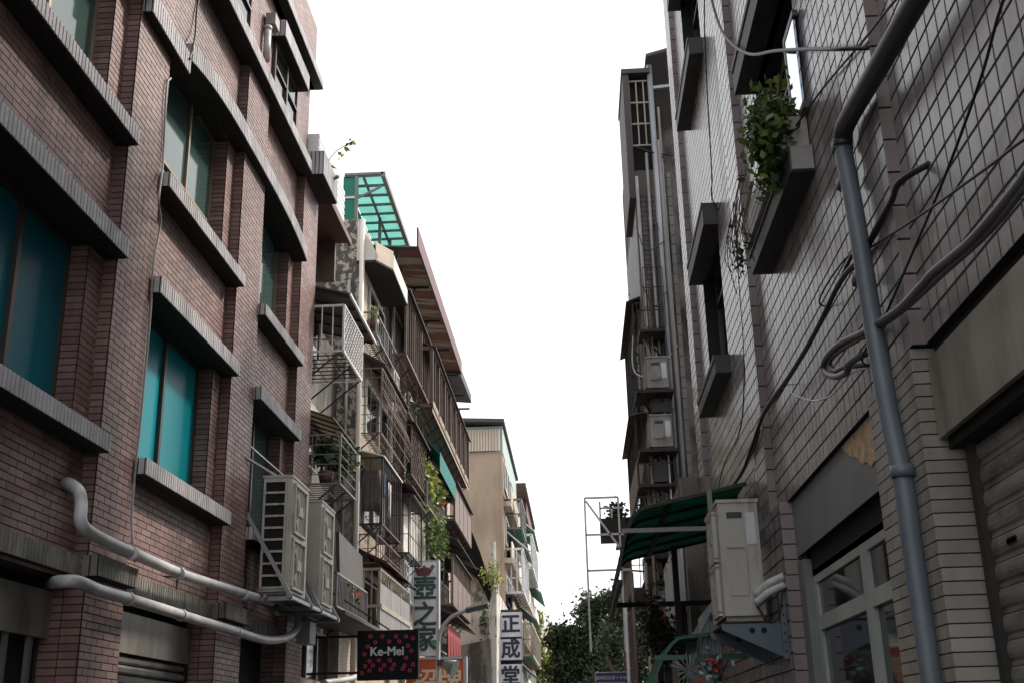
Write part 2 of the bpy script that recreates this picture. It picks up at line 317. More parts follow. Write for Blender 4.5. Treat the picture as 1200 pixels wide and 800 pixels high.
def pick_visible(A, want, ok=None):
    """Indices of the pieces that show largest in the picture and are not hidden behind other things."""
    o, u, v, l, h = A; c = o + u * (l / 2)[:, None] + v * (h / 2)[:, None]; n = np.cross(u, v)
    pj = project(c); d = c - CPOS; dist = np.linalg.norm(d, axis=1); cosv = -(d * n).sum(1) / dist
    area = l * h * np.clip(cosv, 0, 1) / np.maximum(pj[:, 2], 0.3) ** 2
    inn = (pj[:, 2] > 0.5) & (pj[:, 0] > 4) & (pj[:, 0] < 1196) & (pj[:, 1] > 4) & (pj[:, 1] < 796)
    area[~inn] = 0; order = np.argsort(-area)[:want * 6]; out = []
    dg = bpy.context.evaluated_depsgraph_get()
    for i in order:
        if area[i] <= 0: break
        dv = Vector(c[i] - CPOS); L = dv.length
        hit, loc, *_ = SC.ray_cast(dg, Vector(CPOS), dv.normalized(), distance=L - 0.06)
        if not hit: out.append(i)
        if len(out) >= want: break
    return np.array(out, int)
def lay(F_, parent, piece, rest, material, proud=0.007, depth=0.012, want=300):
    A = F_.arrays(); idx = pick_visible(A, want) if want else np.array([], int)
    keep = np.ones(len(A[0]), bool); keep[idx] = False
    cache = {}
    for i in idx:
        o, u, v, l, h = (a[i] for a in A); key = (round(l, 3), round(h, 3))
        if key not in cache:
            cache[key] = field_mesh(piece, [np.zeros((1, 3)), np.array([[1.0, 0, 0]]), np.array([[0, 1.0, 0]]), np.array([l]), np.array([h])], proud, depth, [material])
        b = bpy.data.objects.new(piece, cache[key]); COL.objects.link(b); n = np.cross(u, v)
        b.parent = parent; b.matrix_parent_inverse = Matrix.Translation(-wloc(parent))
        R = Matrix([[u[k], v[k], n[k], o[k]] for k in range(3)] + [[0, 0, 0, 1]]); b.matrix_basis = R
    st = link(rest, field_mesh(rest, [a[keep] for a in A], proud, depth, [material]), parent); st['kind'] = 'stuff'
    return st
def leaves(mb, c, rad, n, size, m=0, fill=0.55, droop=0.0):
    """Leaf-sized faces in clumps spread through an uneven volume."""
    c = np.array(c, float); rad = np.array(rad, float)
    k = max(3, n // 26); cl = []
    for _ in range(k):
        d = _n(RNG.normal(size=3)); cl.append(c + d * rad * (fill + (1 - fill) * RNG.random()) * (0.45 + 0.6 * RNG.random()))
    for i in range(n):
        p = cl[i % k] + RNG.normal(size=3) * rad * 0.17; p[2] -= droop * RNG.random()
        a = _n(RNG.normal(size=3)); b = _n(np.cross(a, RNG.normal(size=3))); s_ = size * (0.6 + 0.8 * RNG.random())
        mb._add([p, p + a * s_ * 0.5 + b * s_ * 0.28, p + a * s_, p + a * s_ * 0.5 - b * s_ * 0.28], [(0, 1, 2, 3)], m)
    return mb
def text(body, size, loc, mat_name, parent, name='lettering', bold=0.0, depth=0.006, rotz=0.0, sx=1.0):
    cu = bpy.data.curves.new(name, 'FONT'); cu.body = body; cu.size = size; cu.align_x = 'CENTER'; cu.align_y = 'CENTER'
    cu.extrude = depth; o = bpy.data.objects.new(name, cu); COL.objects.link(o)
    dg = bpy.context.evaluated_depsgraph_get(); dg.update()
    me = bpy.data.meshes.new_from_object(o.evaluated_get(dg)); bpy.data.objects.remove(o)
    me.transform(Matrix.Translation(loc) @ Matrix.Rotation(rotz, 4, 'Z') @ Matrix.Rotation(math.pi / 2, 4, 'X') @ Matrix.Diagonal((sx, 1, 1, 1)))
    if bold:                                    # heavier strokes: the outline laid again with small shifts
        k = len(me.vertices); co = np.empty(k * 3); me.vertices.foreach_get('co', co); co = co.reshape(-1, 3)
        fs = [tuple(p.vertices) for p in me.polygons]; V, FF = [], []
        for i in range(6):
            a = math.pi * i / 3; V.append(co + np.array((bold * math.cos(a), -0.0007 * i, bold * math.sin(a)))); FF += [tuple(j + k * i for j in f) for f in fs]
        me = bpy.data.meshes.new(name); me.from_pydata(np.concatenate(V).tolist(), [], FF)
    me.materials.clear(); me.materials.append(MATS[mat_name])
    return link(name, me, parent)
# ================================================================== setting: street
g = MB(); g.box(-400, 400, -200, 900, -0.3, 0); tag(g.build('ground', 'pavement'), kind='structure')
g = MB(); g.box(-3.4, 1.1, -40, 200, 0.0, 0.004); tag(g.build('road', 'asphalt'), kind='structure')
for nm, a, b in (('pavement', -3.4, -4.28), ('pavement', 1.1, 1.78)):
    g = MB(); g.box(a, b, -40, 200, 0.0, 0.12); tag(g.build(nm, 'pavement'), kind='structure')
# ================================================================== brick building on the left
PF, SP, GL = -4.30, -4.43, -4.65
brick_b = thing('brick_building', 'red-brown brick building with grey tile sills and teal window panes', 'building', (-6, 10, 0))
BF = Field()                                       # all its bricks
BAYS = [(1.2, 6.1), (7.13, 10.03), (10.93, 13.87), (14.93, 17.3)]
PILS = [(6.1, 7.13), (10.03, 10.93), (13.87, 14.93), (17.3, 18.34)]
BL, BH = 0.268, 0.0665
wall = MB()
YD, ZD, XD = (0, 1, 0), (0, 0, 1), (1, 0, 0)
for i, (a, b) in enumerate(PILS):
    wall.box(-8, PF, a, b, 0, 10.9)
    BF.panel((PF, a, 0.0), YD, ZD, b - a, 10.75, BL, BH, 0.0095, start=0.13 * i)
    if i: BF.panel((-4.66, a, 0.0), XD, ZD, 0.36, 10.7, 0.18, BH, 0.0105, bond=0.0)          # near face of the pilaster
BF.panel((PF, 18.34, 0), XD, ZD, 0.001, 0.001, BL, BH, 0.0095)
for i, (a, b) in enumerate(BAYS):
    w = (b - a)
    wall.box(-8, -4.72, a, b, 0, 10.9)                                                # core behind the openings
    zs = [(3.0, 4.16), (6.1, 7.31), (9.27, 10.7)] if i else [(0, 10.7)]
    for z0, z1 in zs:
        wall.box(-4.72, SP, a, b, z0, z1)
        BF.panel((SP, a, z0), YD, ZD, w, z1 - z0, BL, BH, 0.0095, start=0.3 * i)
    if i:
        for z0, z1 in ((4.16, 6.1), (7.31, 9.27)):
            for c0, c1 in ((a, a + 0.34), (b - 0.34, b)):
                wall.box(-4.72, SP, c0, c1, z0, z1); BF.panel((SP, c0, z0), YD, ZD, c1 - c0, z1 - z0, BL, BH, 0.0095, start=0.5)
            BF.panel((-4.66, b - 0.34, z0), XD, ZD, 0.23, z1 - z0, 0.23, BH, 0.0105, bond=0.0)   # far jamb
        for z0 in (3.0,): pass
# fourth floor, set back a little, and parapet
X4 = -4.53
wall.box(-8, X4, 1.2, 18.34, 10.9, 13.0); BF.panel((X4, 8.0, 10.9), YD, ZD, 10.34, 2.1, BL, BH, 0.0095)
wall.box(-8, -4.44, 1.2, 18.34, 13.0, 14.35); BF.panel((-4.44, 12.0, 13.15), YD, ZD, 6.34, 1.2, BL, BH, 0.0095)
wall.build('wall', 'mortar', brick_b)
def soldier(parent, name, y0, y1, z0, z1, xb, xf, arch=None, m='soldier', side=1, bars=0.066):
    """Projecting course faced with upright tiles; side=1 faces +X, side=-1 faces -X."""
    mb = MB(); n = max(2, int(round((y1 - y0) / 0.3))) if arch else 1
    dz = arch if arch else (lambda y: 0.0)
    for k in range(n):
        a, b = y0 + (y1 - y0) * k / n, y0 + (y1 - y0) * (k + 1) / n; da, db = dz(a), dz(b)
        mb.hexa([(xb, a, z0 + da), (xf, a, z0 + da), (xf, b, z0 + db), (xb, b, z0 + db), (xb, a, z1 + da), (xf, a, z1 + da), (xf, b, z1 + db), (xb, b, z1 + db)])
    mb.bar((xf - side * 0.09, y0, z0 - 0.004 + dz(y0)), (xf - side * 0.09, y1, z0 - 0.004 + dz(y1)), 0.012, 0.012) if not arch else None
    k = int((y1 - y0) / bars); st = (y1 - y0) / k
    for i in range(k):
        a = y0 + i * st; d = dz(a + st / 2); p = 0.006 + 0.003 * random.random()
        mb.box(xf, xf + side * (p + 0.006), a + 0.009, a + st - 0.009, z0 + d + 0.006, z1 + d - 0.002, 1)
    w = abs(xf - xb); k = max(1, int(w / bars)); st = w / k
    for i in range(k):
        a = min(xb, xf) + i * st
        mb.box(a + 0.008, a + st - 0.008, y0 - 0.01, y0, z0 + dz(y0) + 0.004, z1 + dz(y0) - 0.002, 1)
    return mb.build(name, ['soffit', m], parent)
def glazed(parent, y0, y1, z0, z1, x, mull, pane_m, frame_m, side=1, fr=0.045, rails=()):
    """Window: frame mesh with its panes as children."""
    f = MB(); t = 0.05
    def bx(a, b, c, d, w=t): f.box(x - side * 0.0, x + side * w, a, b, c, d)
    bx(y0, y0 + fr, z0, z1); bx(y1 - fr, y1, z0, z1); bx(y0 + fr, y1 - fr, z0, z0 + fr); bx(y0 + fr, y1 - fr, z1 - fr, z1)
    xs = [y0 + fr] + [v for c in mull for v in (c - fr * 0.7, c + fr * 0.7)] + [y1 - fr]
    zr = [z0 + fr] + [v for c in rails for v in (c - fr * 0.5, c + fr * 0.5)] + [z1 - fr]
    for c in mull: bx(c - fr * 0.7, c + fr * 0.7, z0 + fr, z1 - fr, t + 0.012)
    for c in rails: bx(y0 + fr, y1 - fr, c - fr * 0.5, c + fr * 0.5, t + 0.006)
    w = f.build('window', frame_m, parent); k = 0
    for i in range(0, len(xs), 2):
        for j in range(0, len(zr), 2):
            p = MB(); e = 0.008 * (k % 2); p.box(x + side * (0.012 + e), x + side * (0.02 + e), xs[i] - 0.01, xs[i + 1] + 0.01, zr[j] - 0.01, zr[j + 1] + 0.01)
            p.build('pane', pane_m[k % len(pane_m)] if isinstance(pane_m, list) else pane_m, w); k += 1
    return w
for i, (a, b) in enumerate(BAYS):
    if i == 0: continue
    soldier(brick_b, 'sill', a, b, 4.14, 4.31, -4.7, -4.2); soldier(brick_b, 'window_header', a, b, 6.06, 6.245, -4.7, -4.2)
    soldier(brick_b, 'sill', a, b, 7.29, 7.46, -4.7, -4.2)
    o0, o1 = a + 0.34, b - 0.34
    if i == 1: glazed(brick_b, o0, o1, 4.3, 6.07, GL, [o1 - 0.98], ['blue_teal_glass', 'blue_teal_glass'], 'bronze_frame')
    if i == 2: glazed(brick_b, o0, o1, 4.3, 6.07, GL, [o1 - 1.2], ['teal_glass', 'teal_glass'], 'bronze_frame')
    if i == 3: glazed(brick_b, o0, o1, 4.3, 6.07, GL, [o0 + 0.8], ['dark_glass', 'green_glass'], 'bronze_frame')
    glazed(brick_b, o0, o1, 7.45, 9.3, GL, [o1 - 1.0], ['green_glass', 'green_glass'], 'gold_frame', rails=[8.05] if i == 2 else [], fr=0.032)
    # drain slot under each band is left open; shop front below
    soldier(brick_b, 'ledge', a, b, 3.03, 3.21, -4.7, -4.38, m='old_soldier')
for a, b in PILS[1:3]: soldier(brick_b, 'ledge', a - 0.0, b + 0.02, 3.03, 3.215, -4.5, -4.2, m='old_soldier')
soldier(brick_b, 'window_header', 10.06, 11.28, 8.89, 9.14, -4.7, -4.2)
soldier(brick_b, 'window_header', 11.28, 17.22, 9.06, 9.30, -4.7, -4.19, arch=lambda y: 0.23 * (1 - abs((y - 14.25) / 3.0) ** 3.2))
soldier(brick_b, 'window_header', 4.1, 10.06, 9.06, 9.30, -4.7, -4.19, arch=lambda y: 0.23 * (1 - abs((y - 7.1) / 3.0) ** 3.2))
soldier(brick_b, 'ledge', 4.0, 17.25, 10.67, 10.87, -4.8, -4.16)
soldier(brick_b, 'ledge', 17.25, 18.42, 10.68, 11.12, -4.8, -3.98)
soldier(brick_b, 'cornice', 8.0, 18.36, 13.0, 13.16, -4.8, -4.29)
# fourth-floor windows
for (a, b, z0, z1) in ((12.4, 14.35, 10.95, 12.35), (15.75, 17.25, 10.95, 12.35)):
    d = MB(); d.box(X4 - 0.3, X4 + 0.012, a, b, z0, z1); d.build('window_recess', 'dark_void', brick_b)
    glazed(brick_b, a, b, z0, z1, X4 + 0.015, [(a + b) / 2], ['dark_glass', 'dark_glass'], 'bronze_frame', rails=[z1 - 0.45])
    soldier(brick_b, 'window_header', a - 0.1, b + 0.1, z1, z1 + 0.3, X4 - 0.1, X4 + 0.22)
    s_ = MB(); s_.box(X4 - 0.05, X4 + 0.05, b - 0.02, b + 0.0, z0, z1); s_.build('jamb', 'red_render', brick_b)
# shop fronts: sheet-metal shutter box, shutter slats
for i, (a, b) in enumerate(BAYS):
    if i == 0: continue
    v = MB(); v.box(-4.71, -4.69, a, b, 0, 3.05); v.build('shop_recess', 'dark_void', brick_b)
    if i < 3:
        s_ = MB(); s_.box(-4.68, -4.58, a + 0.01, b - 0.01, 2.5, 2.9); s_.build('shutter_box', 'sheet_metal', brick_b)
    if i == 2:
        sh = MB(); sh.box(-4.665, -4.6, b - 0.07, b - 0.02, 0, 2.5); sh = sh.build('shutter', 'iron_dark', brick_b)
        for k in range(24):
            z = 0.1 + k * 0.1
            m_ = MB(); m_.prism([(-4.65, a + 0.02, z), (-4.62, a + 0.02, z + 0.02), (-4.615, a + 0.02, z + 0.06), (-4.65, a + 0.02, z + 0.09)], (0, b - a - 0.1, 0)); m_.build('slat', 'shutter_left', sh)
# bay 1 shop: posts and a white notice with a red diamond
p = MB(); p.box(-4.64, -4.6, 9.72, 9.78, 0, 2.5); p.build('shop_post', 'grey_frame', brick_b)
p = MB(); p.box(-4.64, -4.6, 9.3, 9.34, 0, 2.5); p.build('shop_post', 'grey_frame', brick_b)
nb = MB(); nb.box(-4.62, -4.6, 8.3, 9.05, 1.6, 2.17); nb = nb.build('shop_notice', 'sign_white'); tag(nb, 'white notice with a red diamond inside the dark shop front', 'notice')
q = MB(); q.prism([(-4.598, 8.9, 2.28), (-4.598, 8.99, 2.1), (-4.598, 8.9, 1.92), (-4.598, 8.81, 2.1)], (0.004, 0, 0)); q.build('diamond', 'petal_red', nb)
# roof plant on the end of the ledge
pl = thing('rooftop_plant', 'sprig of young leaves growing out of the end of the top ledge', 'plant', (-4.2, 18.0, 11.12))
m_ = MB(); base = np.array((-4.15, 18.0, 11.1))
m_.tube(smooth([base, base + (0.05, 0.1, 0.25), base + (0.2, 0.15, 0.5), base + (0.5, 0.2, 0.72)]), 0.008, 5); m_.tube([base, base + (0.12, 0, 0.2)], 0.006, 5); m_.build('stem', 'bark', pl)
m_ = MB()
for c, r, k in (((0.05, 0.05, 0.14), 0.13, 26), ((0.32, 0.17, 0.6), 0.07, 10), ((0.5, 0.2, 0.73), 0.05, 6), ((0.26, 0.1, -0.02), 0.07, 9), ((0.26, 0.1, 0.36), 0.05, 5)): leaves(m_, base + c, (r, r, r), k, 0.1)
m_.build('foliage', 'leaf_light', pl)
# pipes and cables on the brick building
def pipe(name, label, pts, r, m, cat='pipe', n=12, group=None, sm=5, coll=()):
    t = thing(name, label, cat, tuple(pts[0]), group)
    b = MB(); P = smooth(pts, sm) if sm else pts; b.tube(P, r, n); b.build('tube', m, t)
    for (q, d) in coll:
        c = MB(); q = np.array(q, float); d = _n(np.array(d, float)); c.tube([q - d * 0.03, q + d * 0.03], r * 1.18, n); c.build('collar', m, t)
    return t
P_ = lambda u, v, x: onx(u, v, x)
pipe('insulated_pipe', 'white wrapped pipe bending out of the brick above the ledge', [P_(75, 567, -4.46), P_(80, 566, -4.36), P_(92, 575, -4.22), P_(95, 590, -4.18), P_(95, 612, -4.14), P_(110, 626, -4.12), P_(150, 645, -4.12), P_(210, 671, -4.12), P_(250, 684, -4.12), P_(318, 705, -4.12)], 0.055, 'pvc_white',
     coll=[(P_(155, 648, -4.1), YD), (P_(210, 671, -4.1), YD), (P_(286, 696, -4.1), YD)])
pipe('insulated_pipe', 'white wrapped pipe running under the ledge to the air conditioner rack', [P_(62, 682, -4.5), P_(70, 681, -4.25), P_(90, 681, -4.12), P_(115, 691, -4.1), P_(150, 701, -4.1), P_(190, 713, -4.1), P_(235, 727, -4.1), P_(275, 739, -4.1), P_(310, 749, -4.1), P_(335, 747, -4.1), P_(348, 735, -4.1), P_(350, 712, -4.1)], 0.055, 'pvc_white',
     coll=[(P_(150, 701, -4.1), YD), (P_(212, 720, -4.1), YD), (P_(277, 740, -4.1), YD)])
pipe('wall_cable', 'dark cable hanging down the brick pilaster past the headers', [P_(200, 92, -4.28), P_(195, 105, -4.27), P_(191, 190, -4.27), P_(186, 235, -4.17), P_(188, 262, -4.27), P_(180, 310, -4.27), P_(176, 370, -4.27), P_(166, 480, -4.27), P_(155, 590, -4.27), P_(156, 640, -4.2), P_(158, 658, -4.17)], 0.012, 'pvc_grey', 'cable', 6)
pipe('wall_cable', 'black cable looping over the top floor brickwork to the arched header', [P_(236, -15, -4.4), P_(231, 10, -4.4), P_(229, 40, -4.36), P_(225, 60, -4.2), P_(222, 70, -4.18)], 0.014, 'cable', 'cable', 6)
lp = thing('wall_floodlight', 'small floodlight and white pipe stub on the fourth floor window', 'floodlight', tuple(onx(320, 28, -4.42)))
c = onx(320, 28, -4.42); m_ = MB(); m_.box(c[0] - 0.08, c[0] + 0.08, c[1] - 0.15, c[1] + 0.1, c[2] - 0.1, c[2] + 0.1); m_.bar(c, (X4, c[1], c[2] + 0.02), 0.04); m_.build('housing', 'pvc_grey', lp)
a_, b_ = onx(314, 34, -4.45), onx(313, 74, -4.45); m_ = MB(); m_.tube([a_, (a_[0], a_[1], b_[2])], 0.055, 10); m_.tube([a_ - (0, 0, 0.02), a_ + (0, 0, 0.04)], 0.065, 10); m_.build('pipe_stub', 'pvc_white', lp)
# ---------------------------------------------------------------- air conditioners
def ac_unit(name, label, x0, x1, y0, y1, z0, z1, side, body_m='ac_beige', fan_m='ac_fan', near='louvre', fans=2, group=None):
    """Outdoor unit; its fan side faces the street (side=1: +X, -1: -X), its end y0 faces the camera."""
    t = thing(name, label, 'air conditioner', ((x0 + x1) / 2, (y0 + y1) / 2, z0), group); xa, xb = min(x0, x1), max(x0, x1)
    b = MB(); b.box(xa, xb, y0, y1, z0 + 0.05, z1 - 0.03); b.box(xa - 0.012, xb + 0.012, y0 - 0.012, y1 + 0.012, z1 - 0.03, z1)
    b.box(xa + 0.02, xb - 0.02, y0 + 0.06, y0 + 0.14, z0, z0 + 0.05); b.box(xa + 0.02, xb - 0.02, y1 - 0.14, y1 - 0.06, z0, z0 + 0.05)
    b.build('casing', body_m, t); xf = xb if side > 0 else xa; w = xb - xa; H = z1 - z0 - 0.12
    if near == 'louvre':
        v = MB(); v.box(xa + 0.03, xb - 0.09, y0 - 0.004, y0, z0 + 0.1, z1 - 0.08); v.build('coil', 'dark_void', t)
        k = 9
        l_ = MB()
        for i in range(k + 1):
            z = z0 + 0.1 + (z1 - z0 - 0.18) * i / k; l_.box(xa + 0.02, xb - 0.08, y0 - 0.022, y0 - 0.004, z - 0.014, z + 0.014)
        for x in (xa + 0.012, xb - 0.088): l_.box(x, x + 0.026, y0 - 0.03, y0 - 0.004, z0 + 0.08, z1 - 0.06)
        l_.build('louvre', body_m, t)
    elif near == 'panel':
        l_ = MB(); l_.box(xa + 0.07, xa + w * 0.62, y0 - 0.008, y0, z0 + 0.22, z1 - 0.1); l_.build('service_panel', body_m, t)
        l_ = MB(); l_.box(xa + 0.075, xa + w * 0.6, y0 - 0.011, y0 - 0.008, z1 - 0.17, z1 - 0.115); l_.build('grip', 'dark_plastic', t)
        l_ = MB(); l_.box(xa + 0.06, xa + w * 0.63, y0 - 0.022, y0 - 0.008, z1 - 0.43, z1 - 0.405); l_.box(xa + w * 0.6, xa + w * 0.63, y0 - 0.022, y0 - 0.008, z0 + 0.25, z1 - 0.43); l_.build('seam', body_m, t)
        l_ = MB(); l_.box(xa + w * 0.68, xb - 0.03, y0 - 0.005, y0, z1 - 0.4, z1 - 0.12); l_.build('rating_label', 'sign_grey', t)
    for i in range(fans):
        zc = z0 + 0.06 + H * (i + 0.5) / fans; yc = (y0 + y1) / 2 - 0.06; R = min(H / fans, y1 - y0) * 0.42
        fr = MB()
        for s_ in (-1, 1):
            fr.box(xf, xf + side * 0.035, yc - R - 0.03, yc + R + 0.03, zc + s_ * (R + 0.01) - 0.018, zc + s_ * (R + 0.01) + 0.018)
            fr.box(xf, xf + side * 0.035, yc + s_ * (R + 0.012) - 0.018, yc + s_ * (R + 0.012) + 0.018, zc - R, zc + R)
        for k in (1, 2, 3): fr.bar((xf + side * 0.03, yc - R + 0.5 * R * k, zc - R), (xf + side * 0.03, yc - R + 0.5 * R * k, zc + R), 0.008)
        fr.box(xf, xf + side * 0.034, yc - R * 0.3, yc + R * 0.3, zc - R * 0.22, zc + R * 0.22)
        fr = fr.build('fan_guard', body_m, t)
        d = MB(); d.box(xf + side * 0.001, xf + side * 0.006, yc - R, yc + R, zc - R, zc + R); d.build('fan_opening', fan_m, fr)
        h = MB(); h.disc((xf + side * 0.007, yc, zc), (side, 0, 0), R * 0.26, 0, 0.015, 14)
        for k in range(3):
            a = 2 * math.pi * k / 3; h.prism([(xf + side * 0.008, yc + R * 0.2 * math.cos(a), zc + R * 0.2 * math.sin(a)), (xf + side * 0.008, yc + R * 0.9 * math.cos(a - 0.35), zc + R * 0.9 * math.sin(a - 0.35)), (xf + side * 0.008, yc + R * 0.9 * math.cos(a + 0.35), zc + R * 0.9 * math.sin(a + 0.35))], (side * 0.008, 0, 0))
        h.build('fan', body_m, fr)
    return t
ac_unit('air_conditioner', 'tall beige twin-fan air conditioner with a louvred end on the brick wall rack', -4.14, -3.75, 15.1, 16.08, 3.43, 5.03, 1)
ac_unit('air_conditioner', 'tall beige twin-fan air conditioner behind the louvred one on the rack', -4.14, -3.75, 16.95, 17.93, 3.43, 5.05, 1, near='plain')
rk = thing('wall_rack', 'grey steel rack carrying two air conditioners on the brick wall', 'rack', (-4.0, 15.5, 3.2))
m_ = MB()
for y in (15.0, 16.2, 16.85, 18.05):
    m_.bar((-4.36, y, 3.38), (-3.66, y, 3.38), 0.04, 0.06); m_.bar((-4.32, y - 0.03, 4.5), (-3.68, y - 0.03, 3.4), 0.03, 0.05)
for x in (-3.7, -4.0, -4.25): m_.bar((x, 14.9, 3.4), (x, 18.2, 3.4), 0.04, 0.045)
m_.build('frame', 'galv', rk)
m_ = MB(); m_.box(-4.25, -3.7, 14.95, 18.15, 3.415, 3.428); m_.build('tray', 'roof_dark', rk)
wr = thing('window_grille', 'thin steel guard rail across the recessed brick window above the air conditioners', 'grille', (-4.3, 15.0, 5.2))
m_ = MB(); m_.bar((-4.3, 14.7, 5.2), (-4.05, 15.6, 5.1), 0.03); m_.bar((-4.36, 14.95, 5.45), (-4.36, 17.2, 5.45), 0.022)
m_.build('bars', 'galv', wr)
cb = thing('wall_pipes_bracket', 'short steel bracket strapping the white pipe above the ledge', 'bracket', tuple(onx(208, 676, -4.2)))
c = onx(208, 676, -4.15); m_ = MB(); m_.bar(c + (-0.1, -0.12, 0), c + (0.06, 0.1, 0), 0.03, 0.012); m_.bar(c, c + (0, 0, -0.12), 0.03, 0.012); m_.build('strap', 'iron_dark', cb)
# ================================================================== caged balconies
CAGES = 'window cages bolted to the old apartment fronts'
def cage(label, y0, y1, xb, xf, z0, z1, m, vs=0.11, hs=0.0, roof=None, roof_m='roof_dark', panel=None, belly=0.0, bracket=True, bw=0.016,
         cat='window cage', name='window_cage', end=True, fl=0.14, lattice=False, over=0.12, floor_m=None):
    t = thing(name, label, cat, ((xb + xf) / 2, (y0 + y1) / 2, z0), CAGES); sg = 1 if xf > xb else -1
    f = MB(); e = bw * 2.0
    for z in (z0, z1):
        f.bar((xf, y0, z), (xf, y1, z), e); f.bar((xb, y0, z), (xf, y0, z), e); f.bar((xb, y1, z), (xf, y1, z), e)
    for y in (y0, y1): f.bar((xf, y, z0), (xf, y, z1), e); f.bar((xb, y, z0), (xb, y, z1), e)
    k = max(1, int((y1 - y0) / 1.3))
    for i in range(1, k): f.bar((xf, y0 + (y1 - y0) * i / k, z0), (xf, y0 + (y1 - y0) * i / k, z1), e)
    f.build('frame', m, t)
    def prof(y, z):                                         # bulging lower half of a bird-cage grille
        if not belly: return (xf, y, z)
        q = (z - z0) / (z1 - z0); return (xf + sg * belly * math.sin(math.pi * min(1, q * 1.5)) * (1 if q < 0.67 else 0.0) - sg * (0.0), y, z)
    b = MB()
    if lattice:                                             # diagonal mesh
        d = z1 - z0; n = int((y1 - y0 + d) / vs)
        for i in range(n):
            s0 = y0 - d + i * vs
            for dirn in (1, -1):
                a, c = s0, s0 + d
                pa, pc = (a, z0), (c, z1)
                ya, yc = max(a, y0), min(c, y1)
                if yc <= ya: continue
                za, zc = z0 + (ya - a), z0 + (yc - a)
                if dirn < 0: za, zc = z0 + z1 - za, z0 + z1 - zc
                b.bar((xf, ya, za), (xf, yc, zc), bw, bw)
    else:
        n = max(2, int((y1 - y0) / vs))
        for i in range(1, n):
            y = y0 + (y1 - y0) * i / n
            if belly: b.tube([prof(y, z0 + (z1 - z0) * q / 8) for q in range(9)], bw * 0.5, 5)
            elif n <= 16: q1 = MB(); q1.bar((xf, y, z0), (xf, y, z1), bw); q1.build('bar', m, t)
            else: b.bar((xf, y, z0), (xf, y, z1), bw)
        if hs:
            n = max(2, int((z1 - z0) / hs))
            for i in range(1, n):
                z = z0 + (z1 - z0) * i / n; b.bar(prof(y0, z), prof(y1, z), bw)
    if b.v: b.build('front_bars', m, t)
    if end:
        b = MB(); n = max(2, int(abs(xf - xb) / max(0.09, vs)))
        for i in range(1, n): x = xb + (xf - xb) * i / n; b.bar((x, y0, z0), (x, y0, z1), bw)
        if hs:
            n = max(2, int((z1 - z0) / hs))
            for i in range(1, n): z = z0 + (z1 - z0) * i / n; b.bar((xb, y0, z), (xf, y0, z), bw)
        b.build('end_bars', m, t)
    b = MB(); n = max(2, int((y1 - y0) / fl))
    for i in range(1, n): y = y0 + (y1 - y0) * i / n; b.bar((xb, y, z0), (xf, y, z0), bw)
    for i in (1, 2): b.bar((xb + (xf - xb) * i / 3, y0, z0), (xb + (xf - xb) * i / 3, y1, z0), bw)
    b.build('floor_grid', floor_m or m, t)
    if bracket:
        n = max(2, int((y1 - y0) / 1.0))
        for i in range(n + 1):
            y = y0 + (y1 - y0) * i / n; b = MB()
            b.bar((xb, y, z0 - abs(xf - xb) * 0.8), (xf - sg * 0.03, y, z0), 0.025); b.bar((xb, y, z0 - abs(xf - xb) * 0.8), (xb, y, z0), 0.025); b.build('bracket', 'iron_dark', t)
    if panel:
        pz0, pz1, pm = panel; b = MB(); b.box(xf + sg * 0.012, xf + sg * 0.02, y0 + 0.03, y1, pz0, pz1); b.build('panel', pm, t)
    if roof is not None:
        b = MB(); b.hexa([(xb, y0 - 0.05, z1 + roof), (xf + sg * over, y0 - 0.05, z1), (xf + sg * over, y1 + 0.05, z1), (xb, y1 + 0.05, z1 + roof),
                          (xb, y0 - 0.05, z1 + roof + 0.03), (xf + sg * over, y0 - 0.05, z1 + 0.03), (xf + sg * over, y1 + 0.05, z1 + 0.03), (xb, y1 + 0.05, z1 + roof + 0.03)])
        b.build('roof', roof_m, t)
    return t
def plant(label, c, rad, n, size, m='leaf', name='balcony_plant', flowers=None, pot=True, droop=0.1, stems=3):
    t = thing(name, label, 'plant', (c[0], c[1], c[2] - rad[2])); b = MB(); c = np.array(c, float)
    for i in range(stems):
        e = c + RNG.normal(size=3) * np.array(rad) * 0.5; b.tube(smooth([(c[0], c[1], c[2] - rad[2]), (c + e) / 2 - (0, 0, rad[2] * 0.3), e], 4), 0.008, 5)
    b.build('stem', 'bark', t); b = MB(); leaves(b, c, rad, n, size, 0, 0.3, droop); b.build('foliage', m, t)
    if flowers: b = MB(); leaves(b, c + flowers[1], np.array(rad) * 0.6, flowers[2], size * 1.1); b.build('flower', flowers[0], t)['kind'] = 'stuff'
    if pot: b = MB(); b.tube([(c[0], c[1], c[2] - rad[2] - 0.16), (c[0], c[1], c[2] - rad[2] + 0.05)], 0.1, 10, r1=0.14); b.build('pot', 'eave_maroon', t)
    return t
